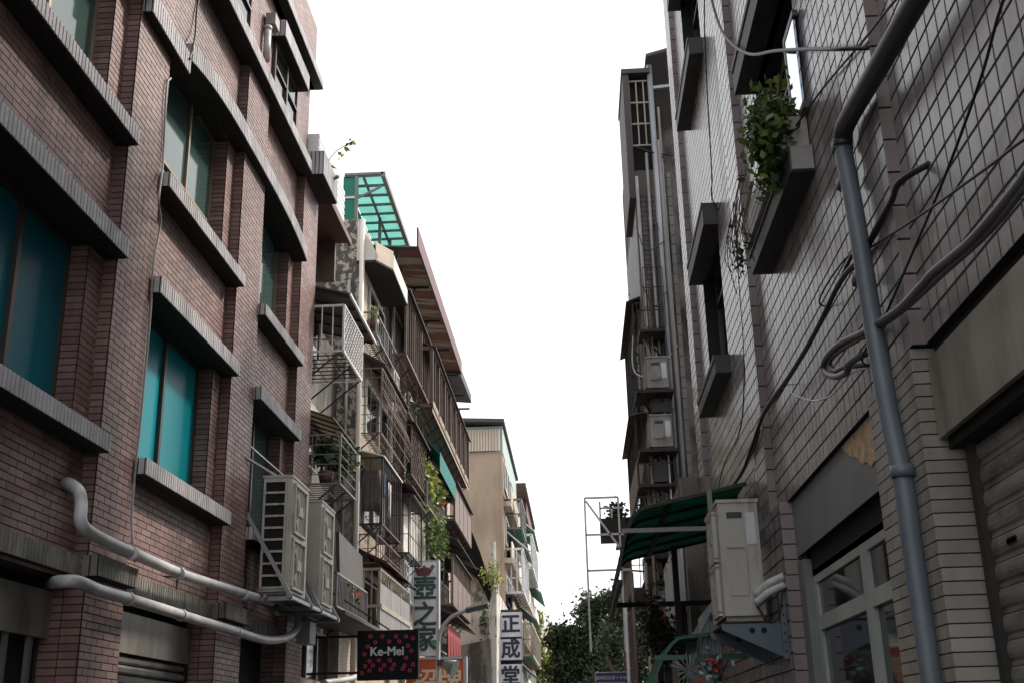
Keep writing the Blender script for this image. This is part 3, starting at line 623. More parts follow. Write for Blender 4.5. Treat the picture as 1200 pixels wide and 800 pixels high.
# ------------------------------------------------------------------ recessed house beside the brick building
A2 = thing('recessed_house', 'narrow recessed house with white corrugated rooftop wall beside the brick building', 'house', (-6, 20.5, 0))
XA = -4.75
b = MB(); b.box(-8, XA, 18.36, 22.55, 0, 9.2); b.box(-8, -6.2, 18.36, 22.55, 9.2, 11.0); b.build('wall', 'concrete', A2)
b = MB(); b.box(-6.2, -4.5, 20.8, 20.9, 10.2, 11.04); b.build('shed_board', 'iron_brown', A2)
for z0, z1, m_ in ((4.6, 5.3, 'dark_glass'), (6.3, 7.5, 'dark_glass'), (8.4, 9.3, 'dark_glass')):
    glazed(A2, 18.6, 20.6, z0, z1, XA + 0.01, [19.6], m_, 'white_frame')
b = MB(); b.box(XA, -4.45, 18.4, 22.5, 7.0, 7.2); b.build('floor_band', 'cream_wall', A2)
r = MB(); r.box(-8, -4.22, 18.38, 20.95, 11.05, 11.11); r.box(-4.26, -4.2, 18.38, 20.95, 10.98, 11.11); r.build('roof', 'eave_maroon', A2)
b = MB()
for k in range(7):
    z = 11.13 + k * 0.14; b.prism([(-4.34, 18.4, z), (-4.322, 18.4, z + 0.03), (-4.322, 18.4, z + 0.11), (-4.34, 18.4, z + 0.14)], (0, 2.35, 0))
b.box(-8, -4.335, 18.38, 20.75, 11.12, 12.1); b.build('corrugated_wall', 'corr_white', A2)
aw = thing('sheet_awning', 'long dark sheet awning above the white lattice cage', 'awning', (-4.1, 20, 9.0))
b = MB(); b.hexa([(XA, 18.42, 9.22), (-3.7, 18.42, 8.93), (-3.7, 21.1, 8.93), (XA, 21.1, 9.22), (XA, 18.42, 9.25), (-3.7, 18.42, 8.96), (-3.7, 21.1, 8.96), (XA, 21.1, 9.25)]); b.build('sheet', 'roof_dark', aw)
b = MB(); b.bar((-3.7, 18.42, 8.945), (-3.7, 21.1, 8.945), 0.035, 0.05)
b.build('edge', 'iron_white', aw)
for k in range(5): b = MB(); b.bar((XA, 18.5 + 0.62 * k, 9.18), (-3.74, 18.5 + 0.62 * k, 8.91), 0.03); b.build('rafter', 'iron_dark', aw)
cage('white lattice window cage sticking out under the dark awning', 18.45, 20.2, XA, -3.8, 7.92, 8.75, 'iron_white', vs=0.16, lattice=True, fl=0.2, bw=0.018, floor_m='iron_dark')
sh = thing('sheet_awning', 'beige translucent awning in steel rafters over the plant-filled cage', 'awning', (-4.1, 20, 7.0))
for k in range(6):
    y = 18.45 + k * 0.42; b = MB(); b.hexa([(XA, y, 7.05), (-3.95, y, 6.75), (-3.95, y + 0.4, 6.75), (XA, y + 0.4, 7.05), (XA, y, 7.06), (-3.95, y, 6.76), (-3.95, y + 0.4, 6.76), (XA, y + 0.4, 7.06)]); b.build('panel', 'awning_beige', sh)
b = MB()
for k in range(7): b.bar((XA, 18.44 + k * 0.42, 7.03), (-3.94, 18.44 + k * 0.42, 6.73), 0.025)
b.bar((-3.94, 18.4, 6.74), (-3.94, 21.0, 6.74), 0.03); b.build('frame', 'iron_dark', sh)
cage('low steel-railed cage full of hanging plants beside the brick corner', 18.45, 19.85, XA, -3.8, 5.62, 6.45, 'iron_grey', vs=0.5, hs=0.14, fl=0.16)
plant('dense green creeper spilling over the railed cage beside the brick corner', (-3.95, 19.4, 6.4), (0.28, 0.5, 0.3), 700, 0.09, 'leaf', droop=0.35, pot=False)
plant('spiky grey-green potted plant inside the railed cage', (-4.1, 18.8, 6.2), (0.2, 0.3, 0.35), 160, 0.16, 'leaf_dark')
cage('small lower railing with flower pots under the grey awning', 19.4, 22.3, XA, -4.0, 3.75, 4.3, 'iron_grey', vs=0.12)
b = thing('sheet_awning', 'grey slate-coloured hanging sheet beside the second air conditioner', 'awning', (-4.1, 20.5, 4.4))
q = MB(); q.hexa([(-4.12, 20.0, 4.25), (-4.06, 20.0, 4.25), (-4.06, 22.3, 4.3), (-4.12, 22.3, 4.3), (-4.16, 20.0, 5.1), (-4.1, 20.0, 5.1), (-4.1, 22.3, 5.0), (-4.16, 22.3, 5.0)]); q.build('sheet', 'roof_dark', b)
plant('potted flowers with a red bloom on the lower railing', (-4.12, 20.9, 4.15), (0.2, 1.0, 0.2), 220, 0.09, 'leaf', flowers=('petal_red', (0.1, -0.3, -0.05), 4), pot=False)
lw = thing('low_shop', 'low beige tiled shop wall with dark windows under the air conditioner rack', 'shop', (-4.4, 20, 0))
q = MB(); q.box(-4.6, -4.34, 18.36, 22.3, 0, 2.55); q.box(-4.6, -4.3, 21.2, 22.3, 2.55, 3.6); q.build('wall', 'beige_wall', lw)
TF = Field(); TF.panel((-4.3, 21.2, 2.4), YD, ZD, 1.1, 1.2, 0.22, 0.066); TF.panel((-4.34, 18.36, 1.4), YD, ZD, 3.94, 1.1, 0.3, 0.16); LOWTF = TF
glazed(lw, 18.5, 21.1, 2.55, 3.4, -4.5, [19.3, 20.1], 'dark_glass', 'iron_grey')
lb = MB(); lb.box(-4.5, -3.62, 18.3, 22.35, 3.5, 3.56); lb = lb.build('canopy', 'roof_dark', lw)
q = thing('junction_box', 'small grey junction box hanging under the rack tray', 'junction box', (-4.0, 17.4, 3.0)); bx = MB(); bx.box(-4.12, -3.92, 17.2, 17.6, 2.98, 3.3); bx.bar((-4.05, 17.4, 3.3), (-4.05, 17.4, 3.45), 0.03); bx.build('case', 'pvc_grey', q)
pipe('drain_pipe', 'cream drain pipe curling across the low shop to the sign', [(-4.3, 20.0, 2.55), (-4.15, 20.8, 2.62), (-4.05, 21.6, 2.72), (-4.02, 22.1, 2.95), (-4.02, 22.2, 3.5)], 0.05, 'pvc_white')
# ------------------------------------------------------------------ old apartment block with peeling gable
XB = -4.3
B = thing('apartment_block', 'old apartment block with peeling grey gable and caged balconies', 'building', (-6, 30, 0))
q = MB(); q.box(-9, XB, 22.62, 40.2, 0, 12.3); q.build('wall', 'beige_wall', B)
q = MB(); q.box(-9, XB - 0.0, 22.58, 22.618, 7.2, 12.35); q.build('gable_upper', 'peeling', B)
q = MB(); q.box(-9, XB - 0.0, 22.58, 22.618, 0, 7.2); q.build('gable_lower', 'plaster_white', B)
q = MB(); q.tube([(-4.28, 22.52, 0), (-4.28, 22.52, 12.3)], 0.055, 10); q.build('drain_pipe', 'cream_wall', B)
q = MB(); q.tube([(-4.55, 22.54, 2.0), (-4.55, 22.54, 10.9)], 0.035, 8); q.build('drain_pipe', 'plaster_grey', B)
q = MB(); q.prism([(XB - 0.1, 22.55, 12.33), (XB - 0.1, 22.55, 11.34), (-3.98, 22.55, 11.34), (-3.93, 22.55, 11.44)][::-1], (0, 2.65, 0)); q.build('canopy', 'cream_wall', B)
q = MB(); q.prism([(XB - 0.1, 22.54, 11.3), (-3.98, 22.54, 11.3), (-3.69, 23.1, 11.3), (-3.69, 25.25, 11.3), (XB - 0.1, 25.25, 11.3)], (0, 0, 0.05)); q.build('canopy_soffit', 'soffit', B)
q = MB(); q.prism([(-4.0, 22.56, 11.35), (-3.985, 22.54, 11.35), (-3.695, 23.1, 11.35), (-3.72, 23.1, 11.35)], (0, 0, 0.42)); q.build('canopy_corner', 'beige_tile', B)
q = MB(); q.box(-3.72, -3.69, 23.1, 25.25, 11.35, 11.7); q.build('canopy_fascia', 'cream_wall', B)
APTF = Field(); APTF.panel((XB, 22.7, 5.0), YD, ZD, 12.5, 7.2, 0.25, 0.068)
# windows in the front wall
for (a, b_, z0, z1) in ((23.2, 26.4, 3.7, 4.7), (23.2, 25.3, 5.8, 6.8), (23.2, 26.4, 7.7, 8.9), (23.4, 25.4, 9.9, 11.1), (28.5, 33.5, 9.9, 11.3), (34.4, 39.2, 7.9, 8.8), (28.8, 33, 7.6, 8.8), (35, 39, 10.0, 11.2), (34.5, 39.4, 4.2, 6.4)):
    glazed(B, a, b_, z0, z1, XB + 0.012, [(a + b_) / 2], 'dark_glass', 'white_frame')
q = MB(); q.box(XB, -4.02, 27.2, 31.2, 5.9, 7.2); q.build('bay_parapet', 'cream_wall', B)
bw_ = glazed(B, 27.2, 31.2, 4.75, 5.9, -4.06, [28.0, 28.8, 29.6, 30.4], 'pale_glass', 'white_frame', fr=0.07)
q = MB(); q.box(XB, -4.03, 27.15, 27.2, 4.75, 5.9); q.build('bay_cheek', 'beige_wall', B)
# roof: maroon eaves
q = MB(); q.hexa([(-4.6, 25.6, 13.05), (-3.5, 25.6, 12.95), (-3.5, 36.2, 13.1), (-4.6, 36.2, 13.2), (-4.6, 25.6, 13.08), (-3.5, 25.6, 12.98), (-3.5, 36.2, 13.13), (-4.6, 36.2, 13.23)]); q.build('eave_soffit', 'eave_soffit', B)
q = MB(); q.hexa([(-3.5, 25.4, 12.9), (-3.46, 25.4, 12.9), (-3.46, 36.3, 13.05), (-3.5, 36.3, 13.05), (-3.5, 25.4, 13.4), (-3.46, 25.4, 13.4), (-3.46, 36.3, 13.5), (-3.5, 36.3, 13.5)]); q.build('eave_fascia', 'eave_maroon', B)
q = MB(); q.hexa([(-4.5, 36.1, 13.1), (-3.5, 36.1, 13.0), (-3.5, 40.3, 13.2), (-4.5, 40.3, 13.3), (-4.5, 36.1, 13.3), (-3.5, 36.1, 13.3), (-3.5, 40.3, 13.5), (-4.5, 40.3, 13.5)]); q.build('eave', 'roof_dark', B)
for y in (25.6, 28.2, 30.8, 33.4, 36.0, 38.4, 40.1): q = MB(); q.bar((-4.4, y, 12.95), (-3.55, y, 12.93), 0.06); q.bar((-4.25, y, 12.2), (-3.9, y, 12.93), 0.04); q.build('eave_bracket', 'iron_dark', B)
q = MB(); q.box(-4.6, -4.3, 26.5, 36.0, 12.3, 13.0); q.build('roof_wall', 'corr_mint', B)
for y in (31.5, 33.2, 34.8): q = MB(); q.bar((-4.05, y, 11.7), (-4.05, y, 13.0), 0.08); q.build('roof_post', 'lamp_grey', B)
q = MB(); q.box(-4.3, -4.0, 36.2, 39.8, 11.8, 13.0); q.build('roof_room', 'corr_mint', B)
# green rooftop canopy
gc = thing('rooftop_canopy', 'bright green translucent canopy on a steel frame over the peeling gable', 'canopy', (-4.3, 24.7, 12.3))
Y0, Y1, Z0 = 22.6, 27.0, 13.4
nP = 9
for k in range(nP):
    ya, yb = Y0 + (Y1 - Y0) * k / nP, Y0 + (Y1 - Y0) * (k + 1) / nP
    q = MB(); q.hexa([(-4.72, ya + 0.03, Z0 + 0.02), (-3.88, ya + 0.03, Z0 + 0.02), (-3.88, yb - 0.03, Z0 + 0.02), (-4.72, yb - 0.03, Z0 + 0.02), (-4.72, ya + 0.03, Z0 + 0.03), (-3.88, ya + 0.03, Z0 + 0.03), (-3.88, yb - 0.03, Z0 + 0.03), (-4.72, yb - 0.03, Z0 + 0.03)]); q.build('roof_sheet', 'green_sheet', gc)
q = MB()
for k in range(nP + 1): y = Y0 + (Y1 - Y0) * k / nP; q.bar((-4.72, y, Z0), (-3.86, y, Z0), 0.05)
q.bar((-3.86, Y0 - 0.05, Z0), (-3.86, Y1, Z0), 0.09, 0.12); q.bar((-4.3, Y0, Z0 - 0.03), (-4.3, Y1, Z0 - 0.03), 0.05); q.bar((-4.45, Y0, Z0 - 0.55), (-3.9, Y0, Z0 - 0.28), 0.04)
q.bar((-4.72, Y0 - 0.02, Z0 + 0.03), (-3.86, Y0 - 0.02, Z0 + 0.03), 0.06)
for y, x in ((Y0, -4.45), (Y0 + 2.2, -4.3), (Y0 + 3.4, -4.25), (Y1, -4.1)): q.bar((x, y, 12.3), (x, y, Z0), 0.07)
q.build('frame', 'grey_frame', gc)
for (a, b_, z0, z1) in ((-4.72, -4.47, 12.3, 12.85), (-4.72, -4.47, 12.9, 13.38)): q = MB(); q.box(a, b_, Y0 + 0.0, Y0 + 0.01, z0, z1); q.build('side_sheet', 'green_panel', gc)
q = MB(); q.box(-4.74, -4.46, Y0 - 0.03, Y0 + 0.02, 12.85, 12.9); q.build('side_rail', 'iron_white', gc)
q = MB(); q.box(-4.75, -4.73, Y0, Y1, 12.3, Z0); q.build('back_sheet', 'green_panel', gc)
# cages and awnings on the apartment block
for y in (26.45, 28.6, 33.6): q = MB(); q.tube([(-4.24, y, 0), (-4.24, y, 12.2)], 0.05, 8); q.build('drain_pipe', 'pvc_grey', B)
ac_unit('air_conditioner', 'pale single-fan air conditioner between the slim dark cage and the white bay window', -4.28, -3.95, 26.9, 27.6, 5.0, 5.6, 1, 'ac_plain', 'ac_fan', 'panel', 1)
ac_unit('air_conditioner', 'pale single-fan air conditioner below the high planter balcony', -4.28, -3.95, 25.0, 25.8, 9.15, 9.7, 1, 'ac_plain', 'ac_fan', 'panel', 1)
cage('dark caged balcony with washing hanging inside', 22.8, 25.3, XB, -3.82, 5.72, 7.08, 'iron_dark', vs=0.24, roof=0.15, roof_m='cream_wall', over=0.05, bw=0.018)
cage('bulging bird-cage window grille above the washing balcony', 22.8, 26.4, XB, -3.86, 7.6, 9.0, 'iron_brown', vs=0.2, hs=0.2, belly=0.14, roof=None, bw=0.013)
cage('planter balcony rail with a yellow-green pot plant under the cream canopy', 22.8, 25.8, XB, -4.0, 9.75, 10.25, 'iron_grey', vs=0.26, bw=0.018)
plant('yellow-green pot plant on the high planter balcony', (-4.1, 23.0, 10.3), (0.12, 0.2, 0.22), 90, 0.09, 'leaf_light')
cage('brown barred window cage below the maroon eaves', 25.4, 31.0, XB, -3.75, 10.15, 11.75, 'iron_brown', vs=0.36, hs=0.0, roof=0.3, roof_m='roof_dark', bw=0.03)
cage('long dark cage with thick pink bottom beam near the block end', 28.4, 38.6, XB, -3.5, 9.75, 11.3, 'iron_brown', vs=0.7, roof=0.35, roof_m='roof_dark', bw=0.045, panel=(9.6, 9.95, 'tan_render'))
cage('lattice cage with a dark sloped roof next to the bird-cage grille', 26.5, 29.2, XB, -3.75, 7.55, 8.75, 'iron_brown', vs=0.28, lattice=True, bw=0.014, roof=0.4, roof_m='roof_dark')
cage('slim dark barred cage beside the washing balcony', 26.2, 28.4, XB, -3.75, 5.65, 6.95, 'iron_dark', vs=0.25, hs=0.4, roof=0.1, roof_m='roof_dark')
cage('dark corrugated-sided cage with sloping roof beyond the flowering plants', 34.0, 39.4, XB, -3.5, 7.8, 8.9, 'iron_brown', vs=0.2, roof=0.5, roof_m='roof_dark', bw=0.03, panel=(7.8, 8.85, 'iron_brown'))
cage('low dark cage with slatted floor above the red cloths', 33.8, 39.6, XB, -3.55, 5.3, 6.7, 'iron_brown', vs=0.2, roof=0.3, roof_m='roof_dark', bw=0.03, panel=(5.35, 6.2, 'iron_brown'))
t_ = cage('beige barred first-floor cage with grey sheet panels behind the black sign', 22.8, 26.9, XB, -3.84, 3.55, 4.82, 'iron_beige', vs=0.13, bw=0.026, panel=(3.6, 4.55, 'iron_grey'), bracket=False)
q = MB(); q.bar((XB, 22.78, 4.1), (-3.82, 22.78, 4.1), 0.06); q.bar((-3.82, 22.8, 4.1), (-3.82, 26.9, 4.1), 0.06, 0.1); q.build('mid_rail', 'iron_beige', t_)
q = MB()
for k in range(14): y = 22.8 + k * 0.29; q.bar((-3.81, y, 4.58), (-3.81, y + 0.15, 4.8), 0.015); q.bar((-3.81, y + 0.15, 4.8), (-3.81, y + 0.29, 4.58), 0.015)
q.build('zigzag_trim', 'iron_beige', t_)
def cloth(label, c, w, h, m, along='x'):
    b = MB(); n = 8; vs = []
    for i in range(n + 1):
        for j in range(5):
            s_ = (i / n - 0.5) * w; dz = -h * j / 4; wv = 0.025 * math.sin(i * 1.7 + j * 0.6)
            vs.append((c[0] + s_, c[1] + wv, c[2] + dz) if along == 'x' else (c[0] + wv, c[1] + s_, c[2] + dz))
    fs = [(i * 5 + j, (i + 1) * 5 + j, (i + 1) * 5 + j + 1, i * 5 + j + 1) for i in range(n) for j in range(4)]
    b._add(vs, fs, 0, True); o = b.build('hanging_cloth', m); tag(o, label, 'cloth'); o.location = (0, 0, 0)
    md = o.modifiers.new('thickness', 'SOLIDIFY'); md.thickness = 0.012
    return o
cloth('dark grey towel hung on the dark washing balcony', (-4.05, 22.95, 6.85), 0.36, 0.85, 'cloth_grey')
cloth('blue shirt hung among the washing on the dark balcony', (-3.9, 23.5, 6.9), 0.3, 0.5, 'cloth_blue', 'y')
cloth('white shirt hung among the washing on the dark balcony', (-3.92, 24.3, 6.85), 0.35, 0.75, 'cloth_white', 'y')
for k in range(5): cloth('red cloth strip hanging under the low dark cage', (-3.72, 34.2 + 0.75 * k, 4.75), 0.6, 1.4, 'red_cloth', 'y')['group'] = 'red cloth strips in a row'
gA = thing('fabric_awning', 'teal fabric awning between the pink-beamed cage and the flowers', 'awning', (-3.9, 31.5, 8.6))
q = MB(); q.hexa([(XB, 29.8, 9.75), (-3.45, 29.8, 8.85), (-3.45, 33.9, 8.85), (XB, 33.9, 9.75), (XB, 29.8, 9.76), (-3.45, 29.8, 8.86), (-3.45, 33.9, 8.86), (XB, 33.9, 9.76)]); q.box(-3.455, -3.445, 29.8, 33.9, 8.35, 8.86); q.build('sheet', 'teal_awning', gA)
for k in range(6): q = MB(); y = 29.8 + 0.82 * k; q.bar((XB, y, 9.73), (-3.46, y, 8.83), 0.03); q.build('rafter', 'green_frame', gA)
plant('yellow-green bush growing out of the lattice cage', (-3.7, 29.4, 8.2), (0.3, 0.6, 0.75), 420, 0.14, 'leaf_light', droop=0.3, pot=False)
plant('red-flowered climber under the teal awning', (-3.65, 30.8, 8.0), (0.3, 0.7, 0.55), 300, 0.13, 'leaf', flowers=('petal_red', (0.1, 0.5, -0.1), 14), pot=False)
plant('trailing green vines hanging below the flowered balcony', (-3.62, 30.9, 7.0), (0.35, 1.3, 0.6), 900, 0.13, 'leaf', droop=0.6, pot=False)
cage('short iron balcony rail carrying the trailing vines and flowers', 29.0, 33.0, XB, -3.7, 7.3, 7.9, 'iron_grey', vs=0.15, bw=0.02)
# flat near-black panels standing for balcony shade behind the cages, extra awnings and cages
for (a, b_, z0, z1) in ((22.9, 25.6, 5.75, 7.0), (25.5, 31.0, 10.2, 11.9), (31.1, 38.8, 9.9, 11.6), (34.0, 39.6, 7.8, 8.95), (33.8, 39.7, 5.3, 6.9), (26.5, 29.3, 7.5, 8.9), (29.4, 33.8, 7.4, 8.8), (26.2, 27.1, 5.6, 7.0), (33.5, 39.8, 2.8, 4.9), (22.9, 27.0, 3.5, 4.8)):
    q = MB(); q.box(XB - 0.02, XB + 0.009, a, b_, z0, z1); q.build('balcony_shade_panel', 'dark_void', B)
def lean_awning(label, y0, y1, z, out, m, drop=0.3):
    t = thing('sheet_awning', label, 'awning', (XB, y0, z)); q = MB(); q.hexa([(XB, y0, z + drop), (XB + out, y0, z), (XB + out, y1, z), (XB, y1, z + drop), (XB, y0, z + drop + 0.02), (XB + out, y0, z + 0.02), (XB + out, y1, z + 0.02), (XB, y1, z + drop + 0.02)]); q.build('sheet', m, t)
    for k in range(4): y = y0 + 0.03 + (y1 - y0 - 0.06) * k / 3; q = MB(); q.bar((XB, y, z + drop - 0.02), (XB + out - 0.02, y, z - 0.02), 0.03); q.build('rafter', 'iron_dark', t)
    return t
lean_awning('dark sloping sheet awning over the bird-cage grille', 22.9, 26.4, 9.1, 0.5, 'roof_dark')
lean_awning('rusty sheet awning over the beige first-floor cage', 22.9, 27.4, 4.95, 0.6, 'eave_maroon')
lean_awning('rust-brown sheet awning above the slim dark cage', 26.0, 28.6, 7.15, 0.65, 'iron_brown')
lean_awning('dark sheet awning above the low slatted-floor cage', 33.4, 39.8, 7.1, 0.95, 'roof_dark', 0.4)
lean_awning('dark sheet awning above the red cloth strips', 33.4, 39.8, 4.95, 0.9, 'roof_dark', 0.4)
cage('rusty flower rail on the old block below the high planter balcony', 26.6, 30.6, XB, -3.85, 9.1, 9.6, 'iron_brown', vs=0.28, bw=0.016)
cage('rusty barred cage left of the white bay window', 23.0, 26.2, XB, -3.95, 4.98, 5.55, 'iron_brown', vs=0.25, hs=0.2, bw=0.014, bracket=False)
plant('straggling green plants on the rusty flower rail', (-3.9, 28.0, 9.65), (0.15, 0.9, 0.2), 220, 0.1, 'leaf_dark', pot=False, droop=0.2)
# small pipes over the gable
pipe('wall_cable', 'sagging grey cable across the peeling gable', [(-5.0, 22.52, 10.2), (-4.75, 22.52, 9.9), (-4.5, 22.52, 9.6), (-4.35, 22.52, 9.3)], 0.012, 'pvc_grey', 'cable', 6)
# ------------------------------------------------------------------ signs
ks = thing('shop_sign', 'black hanging sign with pink rings and white Latin lettering', 'sign', (-3.2, 20.05, 2.55))
q = MB(); q.box(-3.73, -2.69, 20.0, 20.16, 2.57, 3.385); q.build('board', 'sign_black', ks)
text('Ke-Mei', 0.2, (-3.22, 19.994, 3.03), 'ink_white', ks, bold=0.005)
rings = [(434, 745), (448, 745), (464, 745), (476, 745), (484, 747), (440, 752), (456, 751), (468, 751), (431, 757), (478, 756), (427, 766), (482, 762), (476, 770), (433, 774), (444, 773), (457, 773), (428, 780), (437, 779), (450, 779), (462, 778), (474, 779), (484, 778), (433, 785), (446, 784), (459, 783), (472, 783), (424, 788), (480, 785)]
for u, v in rings:
    p = ony(u, v, 19.995); q = MB(); q.disc((p[0], 19.995, p[2]), (0, -1, 0), 0.034, 0.016, 0.004, 12); q.build('ring', 'ink_pink', ks)
for p, r_, w_ in (((-4.5, 20.08, 4.25), (-3.2, 20.08, 3.4), 0.025), ((-4.7, 20.08, 3.3), (-3.7, 20.08, 3.3), 0.04), ((-4.7, 20.08, 2.7), (-3.7, 20.08, 2.7), 0.04)): q = MB(); q.bar(p, r_, w_); q.build('stay', 'iron_dark', ks)
ts = thing('shop_sign', 'tall grey sign with a maroon teapot and dark green brush characters', 'sign', (-3.7, 29.1, 3.5))
YT = 29.0
def S(u, v): p = ony(u, v, YT); return (p[0], YT, p[2])
x0, x1, zt, zb = S(484, 658)[0], S(512, 658)[0], S(484, 658)[2], S(484, 768)[2]
q = MB(); q.box(x0, x1, YT, YT + 0.28, zb, zt); q.build('light_box', 'sign_grey', ts)
q = MB(); q.box(x1, x1 + 0.05, YT - 0.02, YT + 0.3, zb - 0.1, zt + 0.05); q.box(x0, x1, YT - 0.012, YT, zt - 0.44, zt - 0.42); q.box(x0, x1, YT - 0.012, YT + 0.28, zt, zt + 0.03); q.box(x0 - 0.3, x0, YT + 0.1, YT + 0.16, zt - 0.2, zt - 0.14); q.box(x0 - 0.3, x0, YT + 0.1, YT + 0.16, zb + 0.3, zb + 0.36); q.build('frame', 'lamp_grey', ts)
xm = (x0 + x1) / 2
cx, cz = xm - 0.02, zt - 0.22
pts = [(-0.17, -0.13), (0.13, -0.13), (0.2, 0.0), (0.12, 0.06), (0.03, 0.09), (0.02, 0.13), (-0.02, 0.13), (-0.03, 0.09), (-0.14, 0.05), (-0.24, 0.1), (-0.26, 0.08)]
q = MB(); q.prism([(cx + a, YT - 0.01, cz + b_) for a, b_ in pts][::-1], (0, 0.009, 0)); q.tube([(cx + 0.18, YT - 0.008, cz + 0.0), (cx + 0.25, YT - 0.008, cz + 0.1), (cx + 0.22, YT - 0.008, cz + 0.13), (cx + 0.15, YT - 0.008, cz + 0.05)], 0.016, 6); q.build('teapot_emblem', 'ink_maroon', ts)
for k, ch in enumerate('壺之家'): text(ch, 0.63, (xm + 0.0, YT - 0.008, S(497, (690, 721, 750)[k])[2]), 'ink_green', ts, bold=0.016, sx=0.95)
text('茗茶名壺', 0.15, (xm, YT - 0.008, zb + 0.29), 'ink_mint', ts, bold=0.004)
os_ = thing('shop_sign', 'orange signboard with cream outlined characters under the teapot sign', 'sign', (-3.5, 29.3, 2.3))
q = MB(); q.box(-4.25, -2.78, 29.4, 29.6, 2.4, 3.5); q.build('board', 'sign_orange', os_)
q = MB(); q.box(-2.82, -2.74, 29.36, 29.62, 2.4, 3.54); q.box(-4.25, -2.8, 29.36, 29.62, 3.48, 3.54); q.build('frame', 'lamp_grey', os_)
text('招牌', 0.62, (-3.47, 29.393, 2.93), 'ink_cream', os_, bold=0.012)
zs_ = 'white sign boxes stacked on the street pole'
for (ch, v0, v1, wh) in (('正', 717, 745, 'topmost'), ('成', 748.5, 772, 'middle'), ('堂', 778, 806, 'lowest')):
    a, b_ = ony(585.5, v0, 45), ony(611.5, v1, 45)
    t_ = thing('sign_box', f'white square sign box with a dark brush character, {wh} of three on the utility pole', 'sign', (a[0], 45, b_[2]), zs_)
    q = MB(); q.box(a[0], b_[0], 45, 45.25, b_[2], a[2]); q.build('light_box', 'sign_white', t_)
    q = MB(); q.box(a[0] - 0.02, a[0], 44.98, 45.27, b_[2], a[2]); q.box(b_[0], b_[0] + 0.02, 44.98, 45.27, b_[2], a[2]); q.box(a[0], b_[0], 44.985, 45.265, b_[2] - 0.012, b_[2]); q.bar((a[0] - 0.35, 45.1, (a[2] + b_[2]) / 2), (a[0], 45.1, (a[2] + b_[2]) / 2), 0.05); q.build('frame', 'lamp_grey', t_)
    text(ch, 0.74, ((a[0] + b_[0]) / 2, 44.99, (a[2] + b_[2]) / 2 - 0.02), 'ink_navy', t_, bold=0.022)
# ------------------------------------------------------------------ street lamp with loudspeaker
YL = 28.4
L_ = lambda u, v: (ony(u, v, YL)[0], YL, ony(u, v, YL)[2])
st = thing('street_lamp', 'grey curved-arm street lamp in front of the teapot sign', 'street lamp', (L_(513, 800)[0], YL, 0.12))
q = MB(); xp = L_(513, 770)[0]; q.tube([(xp, YL, 0.12), (xp, YL, 3.5)] + smooth([L_(513.5, 752), L_(517, 737), L_(527, 724), L_(540, 717), L_(552, 714)], 4), 0.045, 10); q.build('pole', 'lamp_grey', st)
a, b_ = np.array(L_(546, 715)), np.array(L_(572, 708.5)); q = MB(); q.bar(a, b_, 0.2, 0.12); q.build('lamp_head', 'dark_plastic', st)
q = MB(); q.bar(a + (0, 0, 0.05), b_ + (0, 0, 0.05), 0.22, 0.04); q.build('lamp_cap', 'lamp_grey', st)
sp = thing('loudspeaker', 'grey horn loudspeaker clamped to the street lamp pole', 'loudspeaker', L_(522, 785))
c = np.array(L_(519, 776)); q = MB(); q.tube([c + (0, 0, 0), c + (0.1, -0.05, -0.05), c + (0.3, -0.12, -0.14)], 0.06, 14, r1=0.2); q.build('horn', 'speaker_grey', sp)
q = MB(); q.bar((xp, YL, c[2]), c + (0.08, 0, 0), 0.05); q.box(c[0] - 0.14, c[0] + 0.04, YL - 0.08, YL + 0.08, c[2] - 0.07, c[2] + 0.07); q.build('driver', 'dark_plastic', sp)
# ------------------------------------------------------------------ low house with white plaster gable and black sheeting
D = thing('plaster_house', 'low house with flaking white plaster gable and black sheeting on top', 'house', (-4.5, 46, 0))
YD_ = 43.0
def T(u, v, y=YD_): p = ony(u, v, y); return (p[0], y, p[2])
q = MB(); q.prism([T(520, 900), T(582, 900), T(582, 690), T(566, 672), T(552, 655), T(520, 655)][::-1], (0, 14, 0)); q.build('wall', 'plaster_white', D)
q = MB(); y_ = YD_ - 0.3; q.prism([T(532, 560, y_), T(544, 600, y_), T(562, 645, y_), T(577, 690, y_), T(573, 705, y_), T(560, 678, y_), T(549, 668, y_), T(546, 700, y_), T(532, 700, y_)][::-1], (0, 0.25, 0)); q.build('black_sheeting', 'tarp', D)
q = MB(); q.prism([T(520, 760, y_), T(575, 748, y_), T(580, 900, y_), T(520, 900, y_)][::-1], (0, 0.2, 0)); q.build('lower_wall', 'concrete', D)
q = thing('meter_box', 'grey metal meter box on the white plaster gable', 'meter box', T(568, 742)); bx = MB(); p0, p1 = T(562, 723, 42.65), T(574, 741, 42.65); bx.box(p0[0], p1[0], 42.5, 43.0, p1[2], p0[2]); bx.build('case', 'sheet_metal', q)
plant('scrubby vine drooping over the black sheeting edge', T(577, 668, 42.4), (0.5, 0.4, 0.6), 170, 0.16, 'leaf_light', droop=0.5, pot=False)
plant('dark creeper climbing the flaking white plaster', T(571, 708, 42.4), (0.3, 0.4, 1.3), 150, 0.12, 'leaf_dark', droop=0.6, pot=False)
